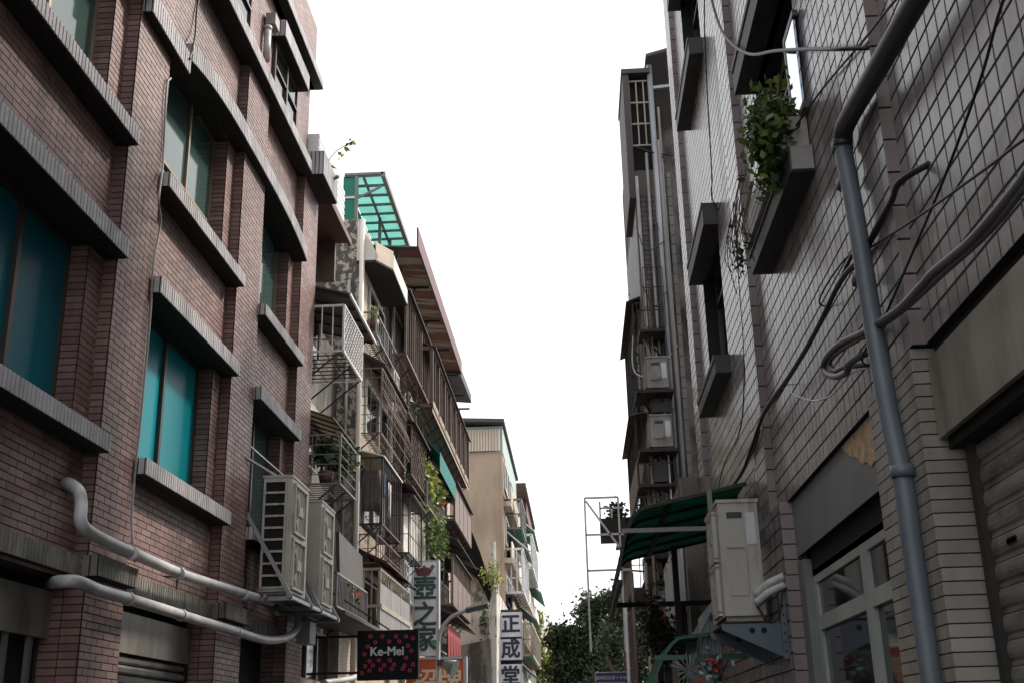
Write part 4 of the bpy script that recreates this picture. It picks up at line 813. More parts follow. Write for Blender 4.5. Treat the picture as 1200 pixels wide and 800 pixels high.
# utility pole
up = thing('utility_pole', 'weathered concrete utility pole beside the white sign boxes', 'utility pole', (T(579, 800, 44.6)[0], 44.6, 0))
q = MB(); px = T(579, 760, 44.6)[0]; q.tube([(px, 44.6, 0), (px, 44.6, 8.8)], 0.17, 12, r1=0.13); q.build('shaft', 'pole_concrete', up)
q = MB()
for s_ in (-0.25, 0.2): q.tube([(px + s_, 44.5, 0), (px + s_, 44.5, 7.5)], 0.04, 6)
q.build('conduit', 'pvc_grey', up)
a, b_ = ony(585, 714, 45.3), ony(612.5, 812, 45.3); q = MB(); q.box(a[0], b_[0], 45.28, 45.32, b_[2], a[2]); q.build('dark_gap_panel', 'iron_dark', up)  # added dark panel that darkens the gaps between the sign boxes
# ------------------------------------------------------------------ tan building
XC = -3.0
C = thing('tan_building', 'tan rendered apartment building with corrugated rooftop and green awnings', 'building', (-6, 65, 0))
q = MB(); q.box(-9, XC, 50, 86, 0, 13.7); q.build('wall', 'tan_render', C)
q = MB(); q.box(XC - 0.1, XC + 0.02, 49.97, 50.0, 0, 13.7); q.build('brick_edge', 'tan_render', C)
q = MB()
for k in range(46): x = -9 + k * 0.129; q.prism([(x, 49.9, 0), (x + 0.03, 49.86, 0), (x + 0.09, 49.86, 0), (x + 0.12, 49.9, 0)], (0, 0, 1))
for i, (a, b_, c) in enumerate(q.v): q.v[i] = (a, b_, 13.72 + c * 0.98)
q.build('corrugated_screen', 'corr_beige', C)
q = MB(); q.box(-9, XC + 0.03, 50.1, 62, 13.7, 14.9); q.build('roof_room', 'corr_mint', C)
q = MB(); q.hexa([(-9, 49.5, 15.25), (XC + 0.15, 49.5, 14.92), (XC + 0.15, 62, 14.92), (-9, 62, 15.25), (-9, 49.5, 15.4), (XC + 0.15, 49.5, 15.08), (XC + 0.15, 62, 15.08), (-9, 62, 15.4)]); q.build('roof', 'roof_dark', C)
q = MB(); q.box(XC - 0.2, XC + 0.55, 62, 76, 14.6, 14.8); q.box(XC - 0.2, XC + 0.4, 66, 76, 13.7, 14.6); q.build('roof_shed', 'eave_maroon', C)
for z in (3.6, 6.2, 8.8, 11.3):
    q = MB(); q.box(XC, XC + 0.35, 50.3, 86, z, z + 0.22); q.build('balcony_slab', 'beige_wall', C)
    for k in range(5):
        a = 51 + k * 7.0; glazed(C, a, a + 4.5, z + 0.9, z + 2.2, XC + 0.02, [a + 1.5, a + 3], 'dark_glass', 'white_frame', fr=0.12)
for j, z in enumerate((3.6, 6.2, 8.8, 11.3)):
    q = MB(); q.box(XC + 0.3, XC + 0.36, 50.4, 86, z + 0.22, z + 0.95); q.build('balcony_parapet', ['cream_wall', 'beige_wall', 'cream_wall', 'beige_wall'][j], C)
far = [(52.0, 56.5, 9.6, 'green mesh awning over the tan building corner balcony', 'green_awning'), (60.5, 68, 11.9, 'green striped awning high on the tan building front', 'green_awning'), (60, 67, 7.3, 'long green awning low on the tan building front', 'teal_awning'), (70, 78, 9.8, 'small green awning far along the tan building', 'green_awning'), (58, 64, 4.4, 'green flap awning above the lowest tan balconies', 'green_awning')]
for (a, b_, z, lab, m_) in far:
    t_ = thing('fabric_awning', lab, 'awning', (XC, a, z)); q = MB(); q.hexa([(XC, a, z + 0.9), (XC + 1.0, a, z), (XC + 1.0, b_, z), (XC, b_, z + 0.9), (XC, a, z + 0.93), (XC + 1.0, a, z + 0.03), (XC + 1.0, b_, z + 0.03), (XC, b_, z + 0.93)]); q.build('sheet', m_, t_)
    for y in np.linspace(a, b_, 7): q = MB(); q.bar((XC, y, z + 0.87), (XC + 1.0, y, z - 0.02), 0.06); q.build('rafter', 'iron_white', t_)
cage('white barred corner balcony cage under the green mesh awning', 51.0, 56.5, XC, XC + 0.75, 7.6, 9.5, 'iron_white', vs=0.25, hs=0.5, bw=0.05)
cage('pale barred cage beyond the striped awning', 60, 68, XC, XC + 0.85, 9.9, 11.6, 'iron_white', vs=0.35, hs=0.6, bw=0.06)
cage('pale drying cage on the upper corner of the tan building', 52, 56, XC, XC + 0.7, 10.6, 11.9, 'iron_grey', vs=0.3, hs=0.5, bw=0.05)
cage('pale lower cage along the tan building', 58, 70, XC, XC + 0.8, 5.4, 6.9, 'iron_beige', vs=0.35, hs=0.6, bw=0.06)
cage('dark roofed shelter balcony above the sign boxes', 50.6, 55, XC - 0.9, XC + 0.3, 6.6, 7.4, 'iron_dark', vs=0.2, roof=0.2, bw=0.05)
for k, (y, z) in enumerate(((57.5, 12.2), (58, 9.7), (71, 7.0))): ac_unit('air_conditioner', f'small pale air conditioner on the tan building front, {["under the roof shed", "beside the mesh awning", "above the low cage"][k]}', XC + 0.05, XC + 0.45, y, y + 0.9, z, z + 0.65, 1, 'ac_plain', 'dark_void', 'plain', 1)
q = thing('apartment_building', 'pale low building beyond the tan one with green flap roof', 'building', (-4, 92, 0)); bx = MB(); bx.box(-8, -2.6, 87, 105, 0, 10.5); bx.build('wall', 'plaster_grey', q)
for z in (2.2, 4.6, 7.0): glazed(q, 88, 94, z, z + 1.3, -2.58, [90, 92], 'dark_glass', 'white_frame', fr=0.12)
q = thing('brick_house', 'small salmon-red wall showing at the street end beside the tree', 'house', (-2, 100, 0)); bx = MB(); bx.box(-3.2, 1.0, 112, 118, 0, 9.2); bx.build('wall', 'far_red', q); bx = MB(); bx.box(-3.4, 1.2, 111.6, 118.2, 9.2, 9.4); bx.build('roof', 'roof_dark', q); bx = MB(); bx.box(-3.2, 1.0, 111.9, 112, 5.8, 6.0); bx.build('band', 'roof_dark', q)
# ================================================================== tiled building on the right
XP, XW = 1.80, 1.87
R_ = thing('tiled_building', 'grey glossy square-tiled building with dark stone ledges on the right', 'building', (4, 9, 0))
TFD = Field(); QF = Field(); GF = Field()
TW, TH, TZ = 0.143, 0.131, 3.48
ND = (0, -1, 0)
RP = [(5.75, 6.45), (10.47, 11.1), (15.3, 15.9)]; RB = [(1.0, 5.75), (6.45, 10.47), (11.1, 15.3)]
w = MB(); ZT = 14.6
for a, b in RP:
    w.box(XP, 5.5, a, b, TZ, ZT); TFD.panel((XP, b, TZ), ND, ZD, b - a, ZT - TZ, TW, TH, 0.016, 0.0, ju=0.014)
    QF.panel((XP, a, TZ), XD, ZD, XW - XP + 0.02, ZT - TZ, 0.09, 0.2, 0.012, 0.0)
for i, (a, b) in enumerate(RB):
    if i == 0: w.box(XW, 5.5, a, b, TZ, ZT); TFD.panel((XW, b, TZ), ND, ZD, 3.2, ZT - TZ, TW, TH, 0.016, 0.0, ju=0.014)
OPEN = {1: [(7.72, 9.5, 5.66, 7.28), (7.72, 9.5, 9.85, 11.6)], 2: [(12.62, 14.35, 5.66, 7.3), (12.62, 14.35, 9.85, 11.6)]}
for i in (1, 2):
    a, b = RB[i]; o0, o1 = OPEN[i][0][:2]; zz = [TZ] + [z for o in OPEN[i] for z in o[2:]] + [ZT]
    w.box(XW + 0.3, 5.5, a, b, TZ, ZT)
    for c0, c1 in ((a, o0), (o1, b)): w.box(XW, XW + 0.3, c0, c1, TZ, ZT); TFD.panel((XW, c1, TZ), ND, ZD, c1 - c0, ZT - TZ, TW, TH, 0.016, 0.0, ju=0.014)
    for k in range(0, len(zz), 2):
        w.box(XW, XW + 0.3, o0, o1, zz[k], zz[k + 1]); off = (zz[k] - TZ) % TH
        TFD.panel((XW, o1, zz[k]), ND, ZD, o1 - o0, zz[k + 1] - zz[k], TW, TH, 0.016, 0.0, ju=0.014, vstart=off)
# piers below the tiled beam
w.box(XP, 5.5, 9.98, 11.1, 0, TZ); TFD.panel((XP, 11.1, 0.0), ND, ZD, 1.12, TZ, TW, TH, 0.016, 0.0, ju=0.014); QF.panel((XP, 9.98, 0.0), XD, ZD, 0.2, TZ, 0.2, 0.13, 0.01, 0.0)
w.box(XP, 5.5, 11.1, 15.9, 0, TZ); TFD.panel((XP, 15.9, 0.0), ND, ZD, 4.8, TZ, TW, TH, 0.016, 0.0, ju=0.014)
w.box(XP, 5.5, 5.79, 6.72, 0, TZ - 0.004); GF.panel((XP, 6.72, 0.0), ND, ZD, 0.93, TZ - 0.01, 0.235, 0.067, 0.007, 0.5, 0.3); GF.panel((XP, 5.79, 0.0), XD, ZD, 0.26, TZ - 0.01, 0.26, 0.067, 0.007, 0.0)
w.box(2.12, 5.5, 1.0, 5.79, 0, TZ - 0.002); w.box(2.12, 5.5, 6.72, 9.98, 0, TZ - 0.002)
w.box(XW + 0.05, 2.12, 1.0, 9.98, 3.42, TZ - 0.003)
w.build('wall', 'grout', R_)
def ledge(name, y0, y1, z0, z1, xf, m='ledge_stone'):
    b = MB(); b.box(xf, XW + 0.05, y0, y1, z0, z1); b.box(xf - 0.012, xf, y0 - 0.012, y1, z1 - 0.05, z1 + 0.004); b.build(name, m, R_)
for a, b, in ((7.62, 9.6), (12.5, 14.45)):
    ledge('sill', a, b, 5.45, 5.66, 1.69); ledge('window_header', a, b, 7.28, 7.56, 1.69); ledge('sill', a, b, 9.62, 9.85, 1.69); ledge('window_header', a, b, 11.6, 11.85, 1.69)
for i in (1, 2):
    for (o0, o1, z0, z1) in OPEN[i]:
        glazed(R_, o0 + 0.01, o1 - 0.01, z0 + 0.005, z1 - 0.005, XW + 0.2, [(o0 + o1) / 2], 'dark_glass', 'bronze_frame', side=-1, rails=[z1 - 0.4])
# an opened sash that mirrors the sky and a box on the ledge
q = MB(); q.box(1.82, 1.84, 7.56, 7.9, 5.98, 6.72); q.build('sash_pane', 'mirror_glass', R_)
q = MB(); q.box(1.815, 1.86, 7.9, 7.95, 5.93, 6.77); q.box(1.815, 1.86, 7.53, 7.9, 5.93, 5.98); q.box(1.815, 1.86, 7.53, 7.9, 6.72, 6.77); q.build('sash_frame', 'bronze_frame', R_)
t_ = thing('planter_box', 'cream tiled planter box standing on the dark window ledge', 'planter', (1.68, 8.3, 5.66))
q = MB(); q.box(1.66, 1.86, 7.66, 9.5, 5.665, 5.93); q.build('box', 'ac_right', t_)
PLF = Field(); PLF.panel((1.655, 9.5, 5.67), ND, ZD, 1.84, 0.25, 0.075, 0.075, 0.008, 0.0); PLT = t_
t_ = thing('ledge_end_panel', 'pale blue stained tile on the near end of the planter ledge', 'tile panel', (1.75, 7.6, 5.45)); q = MB(); q.box(1.70, 1.86, 7.59, 7.62, 5.46, 5.65); q.build('panel', 'pvc_grey', t_)
pl = plant('bushy green shrub overflowing the planter on the tiled wall', tuple(onx(903, 140, 1.64)), (0.24, 0.55, 0.36), 1500, 0.08, 'leaf', pot=False, droop=0.3, stems=7)
q = MB()
for k in range(16):
    y = 8.5 + 1.0 * random.random(); x = 1.5 + 0.14 * random.random(); q.tube(smooth([(x, y, 5.95), (x - 0.08, y + 0.05, 5.6), (x - 0.02, y + 0.1, 5.2 + 0.3 * random.random())], 4), 0.004, 4)
q.build('vine', 'bark', pl)
q = MB(); leaves(q, (1.54, 9.2, 5.75), (0.1, 0.4, 0.3), 90, 0.05, 0, 0.3, 0.3); q.build('vine_leaves', 'leaf_dark', pl)
# ---------------------------------------------------------------- shop front between the piers
sf = R_
glazed(sf, 6.74, 9.72, 0.3, 2.85, 2.02, [7.95], 'dark_glass', 'mint_frame', side=-1, fr=0.11, rails=[2.42])
q = MB(); q.box(1.9, 2.1, 9.72, 9.98, 0, 2.95); q.build('side_post', 'fascia_grey', sf)
q = MB(); q.box(1.97, 2.12, 6.72, 9.72, 2.8, 3.3); q.build('head_recess', 'dark_void', sf)
q = MB(); q.box(1.907, 1.918, 8.98, 9.97, 3.0, 3.475); q.build('fascia_sheet', 'fascia_grey', sf)
q = MB(); q.box(1.905, 1.918, 6.73, 8.97, 3.0, 3.475); q.build('fascia_sheet', 'fascia_grey', sf)
a = [onx(u, v, 1.9) for u, v in ((1028, 478), (1034, 505), (1030, 532), (1021, 546), (1016, 541), (1010, 543), (1003, 535), (996, 534), (986, 523), (994, 514), (1004, 503), (1016, 490))]
q = MB(); q.prism([(1.898, p[1], min(p[2], 3.47)) for p in a], (0.006, 0, 0)); q.build('torn_patch', 'torn_board', sf)
for y in (7.3, 8.2, 9.0):
    q = MB(); q.box(2.04, 2.06, y, y + 0.25, 1.7, 2.1 + 0.1 * (y % 1)); q.build('display_card', 'sign_grey', sf)
# ---------------------------------------------------------------- roller shutter shop
rs = thing('roller_shutter', 'dirty steel roller shutter with dark slots beside the grey pillar', 'shutter', (2.0, 4, 0))
q = MB(); q.box(1.87, 1.9, 1.2, 5.76, 2.98, 3.4); q.build('shutter_box', 'sheet_metal', rs)
q = MB(); q.box(1.92, 2.11, 1.2, 5.78, 2.93, 3.4); q.build('box_recess', 'dark_void', rs)
q = MB(); q.box(1.975, 2.08, 5.65, 5.72, 0, 2.95); q.build('guide_rail', 'iron_dark', rs)
PT = 0.118
for k in range(25):
    z = 2.93 - (k + 1) * PT
    prof = [(2.06, z - 0.004), (2.016, z - 0.004), (2.015, z + 0.012), (2.022, z + 0.016), (2.021, z + 0.022), (2.01, z + 0.032), (2.0035, z + 0.055), (2.003, z + 0.075), (2.008, z + 0.098), (2.016, z + 0.11), (2.06, z + 0.113)]
    q = MB(); q.prism([(x, 1.2, zz) for x, zz in prof], (0, 4.47, 0)); s_ = q.build('slat', 'shutter', rs)
    if k in (1, 3, 4):
        for y in np.arange(2.2 + 0.3 * (k % 2), 5.5, 0.78):
            q = MB(); q.box(2.0015, 2.01, y, y + 0.11, z + 0.046, z + 0.082); q.box(2.0015, 2.01, y - 0.012, y + 0.122, z + 0.053, z + 0.075); q.build('slot', 'dark_void', s_)
# ---------------------------------------------------------------- downpipe and cables on the right wall
dq = [onx(1100, -45, 1.72), onx(1060, 25, 1.72), onx(1020, 95, 1.72), onx(993, 142, 1.72), onx(988, 158, 1.72), onx(988, 170, 1.72)]
dp = [onx(986, 162, 1.72), onx(988, 175, 1.72), onx(1002, 250, 1.72), onx(1020, 360, 1.72), onx(1034, 440, 1.72), onx(1045, 500, 1.72), onx(1060, 570, 1.72), onx(1072, 660, 1.72), onx(1092, 800, 1.72)]
dp.append(np.array((1.72, dp[-1][1], 0.0)))
pipe('downpipe', 'slanting upper run of the blue downpipe, shade of its underside coloured in', dq, 0.058, 'dark_plastic', n=14)  # same pipe as the blue one; dark colour stands for its shaded underside
pipe('downpipe', 'blue-grey plastic downpipe crossing the tiled wall to the street', dp, 0.053, 'pvc_blue', coll=[(onx(1011, 327, 1.72), ZD), (onx(993, 215, 1.72), ZD), (onx(1058, 552, 1.72), ZD), (onx(987, 172, 1.72), ZD)], n=14)
for lab, px, x, r, m_ in (
    ('thick black cable bundle sweeping down the tiled wall behind the downpipe', [(1056, 212), (1045, 235), (1030, 262), (1010, 300), (985, 330), (955, 390), (925, 440), (897, 480), (882, 520), (868, 556), (846, 582)], 1.77, 0.018, 'cable'),
    ('second black cable following the cable bundle down the tiled wall', [(1005, 290), (975, 350), (948, 405), (915, 458), (893, 490), (884, 525), (862, 565)], 1.78, 0.012, 'cable'),
    ('straight black cable crossing the tiles to the beam corner', [(1183, -15), (1150, 90), (1110, 200), (1072, 290), (1035, 375), (1010, 420)], 1.78, 0.007, 'cable'),
    ('slack black cable running from the wall edge behind the downpipe', [(1215, 155), (1155, 198), (1085, 248), (1017, 292), (990, 304), (960, 352)], 1.78, 0.007, 'cable'),
    ('black cable rising past the planter to the diagonal pipe', [(1060, -10), (1010, 50), (965, 103), (925, 158), (905, 180)], 1.78, 0.008, 'cable'),
    ('heavy grey conduit bundle sagging along the tiled beam', [(1230, 170), (1190, 222), (1140, 280), (1095, 318), (1080, 335), (1050, 365), (1010, 390), (985, 402), (968, 420), (966, 434), (978, 441), (992, 436), (997, 424)], 1.73, 0.022, 'cable_grey'),
    ('second grey conduit coiled beside the downpipe', [(1230, 188), (1160, 270), (1100, 325), (1060, 362), (1020, 390), (985, 410), (972, 424), (978, 434), (990, 430)], 1.75, 0.016, 'cable_grey'),
    ('thin white wire drooping below the coiled conduit', [(918, 453), (935, 464), (955, 469), (975, 462), (990, 446), (1000, 436)], 1.78, 0.005, 'pvc_white'),
    ('dangling dark hose in front of the upper window ledges', [(833, -10), (843, 30), (858, 52), (880, 64), (908, 60), (945, 58), (980, 58)], 1.66, 0.013, 'cable'),
    ('thin cable hanging straight down the far tiled bay', [(826, -5), (828, 90), (834, 200), (835, 235)], 1.8, 0.008, 'cable'),
    ('thin cable running down the tiles beside the far sill', [(862, 240), (866, 330), (872, 420), (868, 500), (850, 540), (842, 575)], 1.8, 0.007, 'cable')):
    pts = [onx(u, v, x) for u, v in px]; pts = [pts[0] + _n(pts[0] - pts[1]) * 0.2 + (0.14, 0, 0)] + pts + [pts[-1] + _n(pts[-1] - pts[-2]) * 0.2 + (0.14, 0, 0)]; pipe('wall_cable', lab, pts, r, m_, 'cable', 8)
# nails / clips in the tiles are too small to show singly
# ---------------------------------------------------------------- air conditioner on blue bracket
ac_unit('air_conditioner', 'big cream air conditioner on a blue steel bracket beside the shop', 1.29, 1.64, 10.2, 11.15, 2.5, 3.56, -1, 'ac_right', 'dark_void', 'panel', 2)
bk = thing('steel_bracket', 'blue-grey punched steel bracket under the cream air conditioner', 'bracket', (1.7, 10.2, 2.3))
for y in (10.16, 11.05):
    q = MB(); q.prism([(1.79, y, 2.48), (1.25, y, 2.48), (1.25, y, 2.43), (1.74, y, 2.2), (1.79, y, 2.2)], (0, 0.04, 0)); q.box(1.745, 1.795, y - 0.03, y + 0.05, 2.18, 2.85); q.build('arm', 'bracket_blue', bk)
    for k in range(8): q = MB(); q.disc((1.77, y - 0.031, 2.24 + k * 0.075), (0, -1, 0), 0.009, 0, 0.003, 8); q.build('hole', 'dark_void', bk)
    for x in (1.5, 1.6): q = MB(); q.disc((x, y - 0.001, 2.42), (0, -1, 0), 0.025, 0, 0.003, 12); q.build('hole', 'dark_void', bk)
q = MB(); q.box(1.27, 1.68, 10.15, 11.2, 2.485, 2.5); q.build('tray', 'iron_dark', bk)
for k, (dz, dx) in enumerate(((0, 0), (-0.07, 0.0))):
    pipe('refrigerant_pipe', ['upper white insulated pipe entering the cream air conditioner', 'lower white insulated pipe entering the cream air conditioner'][k], [(1.55, 10.16, 2.72 + dz), (1.66, 10.12, 2.8 + dz), (1.8, 10.1, 2.86 + dz)], 0.034, 'pvc_white', n=10)
pipe('refrigerant_pipe', 'thin black wire looping from the cream air conditioner to the wall', [(1.56, 10.17, 2.62), (1.64, 10.12, 2.5), (1.72, 10.1, 2.52), (1.79, 10.1, 2.8)], 0.008, 'cable', 'cable', 6)
# ---------------------------------------------------------------- dark green awning
ga = thing('sheet_awning', 'large dark green translucent awning on a steel frame over the doorway', 'awning', (1.2, 13, 3.2))
def prof(t):                                               # section: flat top then curving down at the street side
    x = 1.8 - 1.36 * t; z = 4.02 - 0.28 * t - (0.62 * max(0, (t - 0.72) / 0.28) ** 3.6); return x, z
N = 16; ya, yb = 11.7, 15.3
for s_ in range(5):
    y0, y1 = ya + (yb - ya) * s_ / 5 + 0.01, ya + (yb - ya) * (s_ + 1) / 5 - 0.01; q = MB(); vs = []
    for k in range(N + 1): x, z = prof(k / N); vs += [(x, y0, z), (x, y1, z), (x, y0, z + 0.012), (x, y1, z + 0.012)]
    fs = []
    for k in range(N): b = 4 * k; fs += [(b, b + 1, b + 5, b + 4), (b + 2, b + 6, b + 7, b + 3), (b, b + 4, b + 6, b + 2), (b + 1, b + 3, b + 7, b + 5)]
    q._add(vs, fs, 0, True); q.build('sheet', 'green_dark_sheet', ga)
for s_ in range(6):
    y = ya + (yb - ya) * s_ / 5; q = MB()
    for k in range(N): (xa, za), (xb_, zb_) = prof(k / N), prof((k + 1) / N); q.bar((xa, y, za - 0.015), (xb_, y, zb_ - 0.015), 0.03, 0.03)
    q.build('rafter', 'iron_dark', ga)
q = MB(); q.bar((1.8, ya, 3.56), (0.5, ya, 3.56), 0.035, 0.045); q.bar((1.41, ya, 3.5), (1.41, ya, 3.95), 0.05); q.build('tie_bar', 'grey_frame', ga)
q = MB(); q.bar((1.8, yb, 3.2), (0.46, yb, 3.2), 0.06, 0.06); q.bar((0.46, ya, 3.05), (0.46, yb, 3.05), 0.05); q.bar((1.0, ya, 3.85), (1.0, yb, 3.85), 0.05); q.build('beam', 'iron_dark', ga)
for (x, y) in ((1.05, yb), (1.4, yb), (1.25, yb - 0.9)): q = MB(); q.bar((x, y, 0), (x, y, 3.2 if y == yb else 3.8), 0.07); q.build('post', 'iron_dark', ga)
t_ = thing('sheet_screen', 'pale blue plastic screen behind the cream air conditioner', 'screen', (1.2, 12.8, 2.0))
for k, (y, x0, x1, z0, z1) in enumerate(((12.6, 1.3, 1.52, 1.9, 3.0), (13.4, 1.22, 1.4, 1.9, 2.8))): q = MB(); q.hexa([(x0, y, z0), (x1, y, z0), (x1, y + 0.02, z0), (x0, y + 0.02, z0), (x0, y, z1 - 0.25), (x1, y, z1), (x1, y + 0.02, z1), (x0, y + 0.02, z1 - 0.25)]); q.build('sheet', 'mint_frame', t_)
# lower green awning
gl = thing('sheet_awning', 'small pale green awning low behind the hanging clutter', 'awning', (1.0, 15, 2.2))
def prof2(t): return 1.75 - 1.1 * t, 2.62 - 0.1 * t - 0.75 * max(0, (t - 0.6) / 0.4) ** 1.8
for s_ in range(3):
    y0, y1 = 12.4 + s_ * 0.6 + 0.02, 12.4 + (s_ + 1) * 0.6 - 0.02; q = MB(); vs = []
    for k in range(N + 1): x, z = prof2(k / N); vs += [(x, y0, z), (x, y1, z), (x, y0, z + 0.01), (x, y1, z + 0.01)]
    fs = []
    for k in range(N): b = 4 * k; fs += [(b, b + 1, b + 5, b + 4), (b + 2, b + 6, b + 7, b + 3), (b, b + 4, b + 6, b + 2), (b + 1, b + 3, b + 7, b + 5)]
    q._add(vs, fs, 0, True); q.build('sheet', 'green_awning', gl)
q = MB()
for s_ in range(4):
    y = 12.4 + s_ * 0.6
    for k in range(N): (xa, za), (xb_, zb_) = prof2(k / N), prof2((k + 1) / N); q.bar((xa, y, za - 0.015), (xb_, y, zb_ - 0.015), 0.022)
q.bar((1.75, 12.4, 2.35), (0.8, 12.4, 2.35), 0.05); q.bar((0.66, 12.4, 1.75), (0.66, 14.2, 1.75), 0.05)
q.build('frame', 'green_frame', gl)
q = MB(); q.bar((0.7, 12.4, 0), (0.7, 12.4, 1.8), 0.06); q.bar((0.7, 14.2, 0), (0.7, 14.2, 1.8), 0.06); q.build('post', 'green_frame', gl)
# hanging bag of bottles and wind-chime clutter under it
hb = thing('net_bag', 'net bag of coloured plastic bottles hanging under the awning', 'net bag', (1.36, 11.9, 2.05))
for k in range(44):
    c = np.array((1.36, 11.9, 2.22)) + RNG.normal(size=3) * (0.055, 0.055, 0.06); d = _n(RNG.normal(size=3)); q = MB(); q.tube([c, c + d * 0.06], 0.02, 6); q.build('bottle', ['bottle_blue', 'sign_grey', 'petal_red', 'green_awning', 'sign_orange', 'bottle_blue'][k % 6], hb)
q = MB()
for k in range(14):
    a = 2 * math.pi * k / 14; q.tube(smooth([(1.36, 11.9, 2.75), (1.36 + 0.17 * math.cos(a), 11.9 + 0.17 * math.sin(a), 2.38), (1.36, 11.9, 2.05)], 4), 0.004, 4)
q.build('net', 'bracket_blue', hb)
sb = thing('spiky_ornament', 'spiky pale green plastic plant hanging under the low awning', 'ornament', (1.1, 13.6, 1.7)); q = MB(); c = np.array((1.12, 12.1, 2.2))
for k in range(60): d = _n(RNG.normal(size=3)); q.bar(c, c + d * (0.12 + 0.1 * random.random()), 0.006)
q.build('spikes', 'mint_frame', sb); q = MB(); q.tube([c, c + (0, 0, 0.55)], 0.004, 4); q.build('string', 'cable', sb)
# ---------------------------------------------------------------- concrete building beyond
YE, XE = 20.0, 1.45
E_ = thing('concrete_building', 'stained concrete building with rooftop shed beyond the tiled wall', 'building', (4, 24, 0))
q = MB(); q.box(XE, 6, YE, 24.0, 0, 13.3); q.build('wall', 'sooty_concrete', E_)
q = MB(); q.box(XE, XE + 0.42, YE - 0.03, YE - 0.004, 3, 11.2); q.build('tiled_strip', 'grout', E_)
ETF = Field(); ETF.panel((XE, YE - 0.03, 6.5), XD, ZD, 0.42, 4.9, 0.105, 0.1, 0.012, 0.0); EQF = Field(); EQF.panel((XE + 0.62, YE - 0.012, 2.5), XD, ZD, 0.09, 9.3, 0.09, 0.2, 0.012, 0.0)
ETF.panel((XE, 23.95, 6.5), ND, ZD, 3.9, 4.9, 0.2, 0.1, 0.012, 0.0)
q = MB(); q.box(XE - 0.14, XE + 0.42, YE - 0.25, 21.6, 13.9, 14.0); q.hexa([(XE + 0.35, YE - 0.4, 14.15), (4, YE - 0.4, 14.75), (4, 23.5, 14.75), (XE + 0.35, 23.5, 14.15), (XE + 0.35, YE - 0.4, 14.22), (4, YE - 0.4, 14.82), (4, 23.5, 14.82), (XE + 0.35, 23.5, 14.22)]); q.build('roof', 'roof_dark', E_)
q = MB(); q.box(XE - 0.12, XE, YE - 0.22, YE + 1.6, 11.2, 13.95); q.build('shed_side', 'roof_dark', E_)
q = MB(); q.box(XE, XE + 0.5, YE - 0.02, YE, 11.9, 13.9); q.build('shed_recess', 'dark_void', E_)
gr = MB()
for z in (12.36, 12.83, 13.3, 13.78): gr.bar((XE, YE - 0.12, z), (XE + 0.42, YE - 0.12, z), 0.03)
for k in range(4): gr.bar((XE + 0.14 * k, YE - 0.12, 12.36), (XE + 0.14 * k, YE - 0.12, 13.78), 0.025)
gr.build('window_grille', 'iron_beige', E_)
q = MB(); q.tube([(XE + 0.42, YE - 0.16, 3), (XE + 0.42, YE - 0.16, 14.1)], 0.055, 10); q.bar((XE + 0.42, YE - 0.14, 13.6), (XE + 1.1, YE - 0.14, 13.65), 0.06); q.build('drain_pipe', 'lamp_grey', E_)
q = MB(); q.tube([(XE + 0.26, YE - 0.1, 4), (XE + 0.26, YE - 0.1, 12.2)], 0.03, 8); q.build('drain_pipe', 'pvc_grey', E_)
q = MB(); q.tube([(XE + 0.55, YE - 0.08, 4), (XE + 0.55, YE - 0.08, 13.2)], 0.025, 8); q.build('drain_pipe', 'pole_concrete', E_)
for k in range(4): pipe('wall_cable', ['slack thin cable crossing the concrete gable high up', 'slack thin cable under the rooftop shed window', 'looping white cable on the street side of the concrete building', 'black cable dropping along the concrete drain pipes'][k],
    [[(XE + 0.5, YE - 0.15, 12.0), (XE + 0.8, YE - 0.1, 12.4), (XE + 1.1, YE - 0.1, 12.9)], [(XE + 0.05, YE - 0.2, 12.3), (XE + 0.4, YE - 0.2, 12.15), (XE + 0.9, YE - 0.1, 12.1)], [(XE - 0.05, YE + 1, 9.5), (XE - 0.2, YE + 0.6, 8.2), (XE - 0.05, YE + 0.2, 7.8), (XE + 0.2, YE - 0.05, 7.9)], [(XE + 0.3, YE - 0.15, 10.5), (XE + 0.36, YE - 0.18, 8.0), (XE + 0.3, YE - 0.15, 5.0)]][k], 0.014, ['cable', 'cable', 'pvc_white', 'cable'][k], 'cable', 6)
# clutter fixed over the near gable: pipes, shelves, grilles
for k, (dx, dy, z0, z1, r, m_) in enumerate(((0.03, 0.3, 3.2, 11.6, 0.03, 'pvc_grey'), (0.1, 0.45, 3.0, 9.4, 0.022, 'iron_brown'), (0.17, 0.25, 3.4, 8.2, 0.035, 'pole_concrete'), (0.34, 0.35, 2.6, 10.6, 0.026, 'iron_dark'), (0.5, 0.2, 3.0, 12.4, 0.04, 'iron_grey'), (-0.05, 0.5, 3.0, 6.4, 0.025, 'iron_beige'), (-0.14, 0.6, 2.5, 5.6, 0.022, 'iron_grey'), (0.24, 0.55, 2.8, 6.9, 0.02, 'pvc_white'))):
    q = MB(); q.tube([(XE + dx, YE - dy, z0), (XE + dx + 0.01, YE - dy, (z0 + z1) / 2), (XE + dx, YE - dy, z1), (XE + dx, YE, z1 + 0.1)], r, 7); q.build('service_pipe', m_, E_)
for k, (z, x0, x1, d) in enumerate(((8.35, -0.12, 0.34, 0.7), (5.55, -0.3, 0.3, 0.8), (4.95, -0.35, 0.2, 0.9), (3.95, -0.3, 0.35, 0.7), (2.95, -0.35, 0.3, 0.8))):
    q = MB(); q.box(XE + x0, XE + x1, YE - d, YE - 0.03, z, z + 0.05); q.bar((XE + x0 + 0.02, YE - d, z), (XE + x1, YE - 0.05, z - 0.35), 0.03); q.bar((XE + x0, YE - d, z + 0.05), (XE + x0, YE - d, z + 0.4), 0.02); q.bar((XE + x0, YE - d, z + 0.4), (XE + x1, YE - d, z + 0.4), 0.02); q.build('bracket_shelf', 'iron_dark', E_)
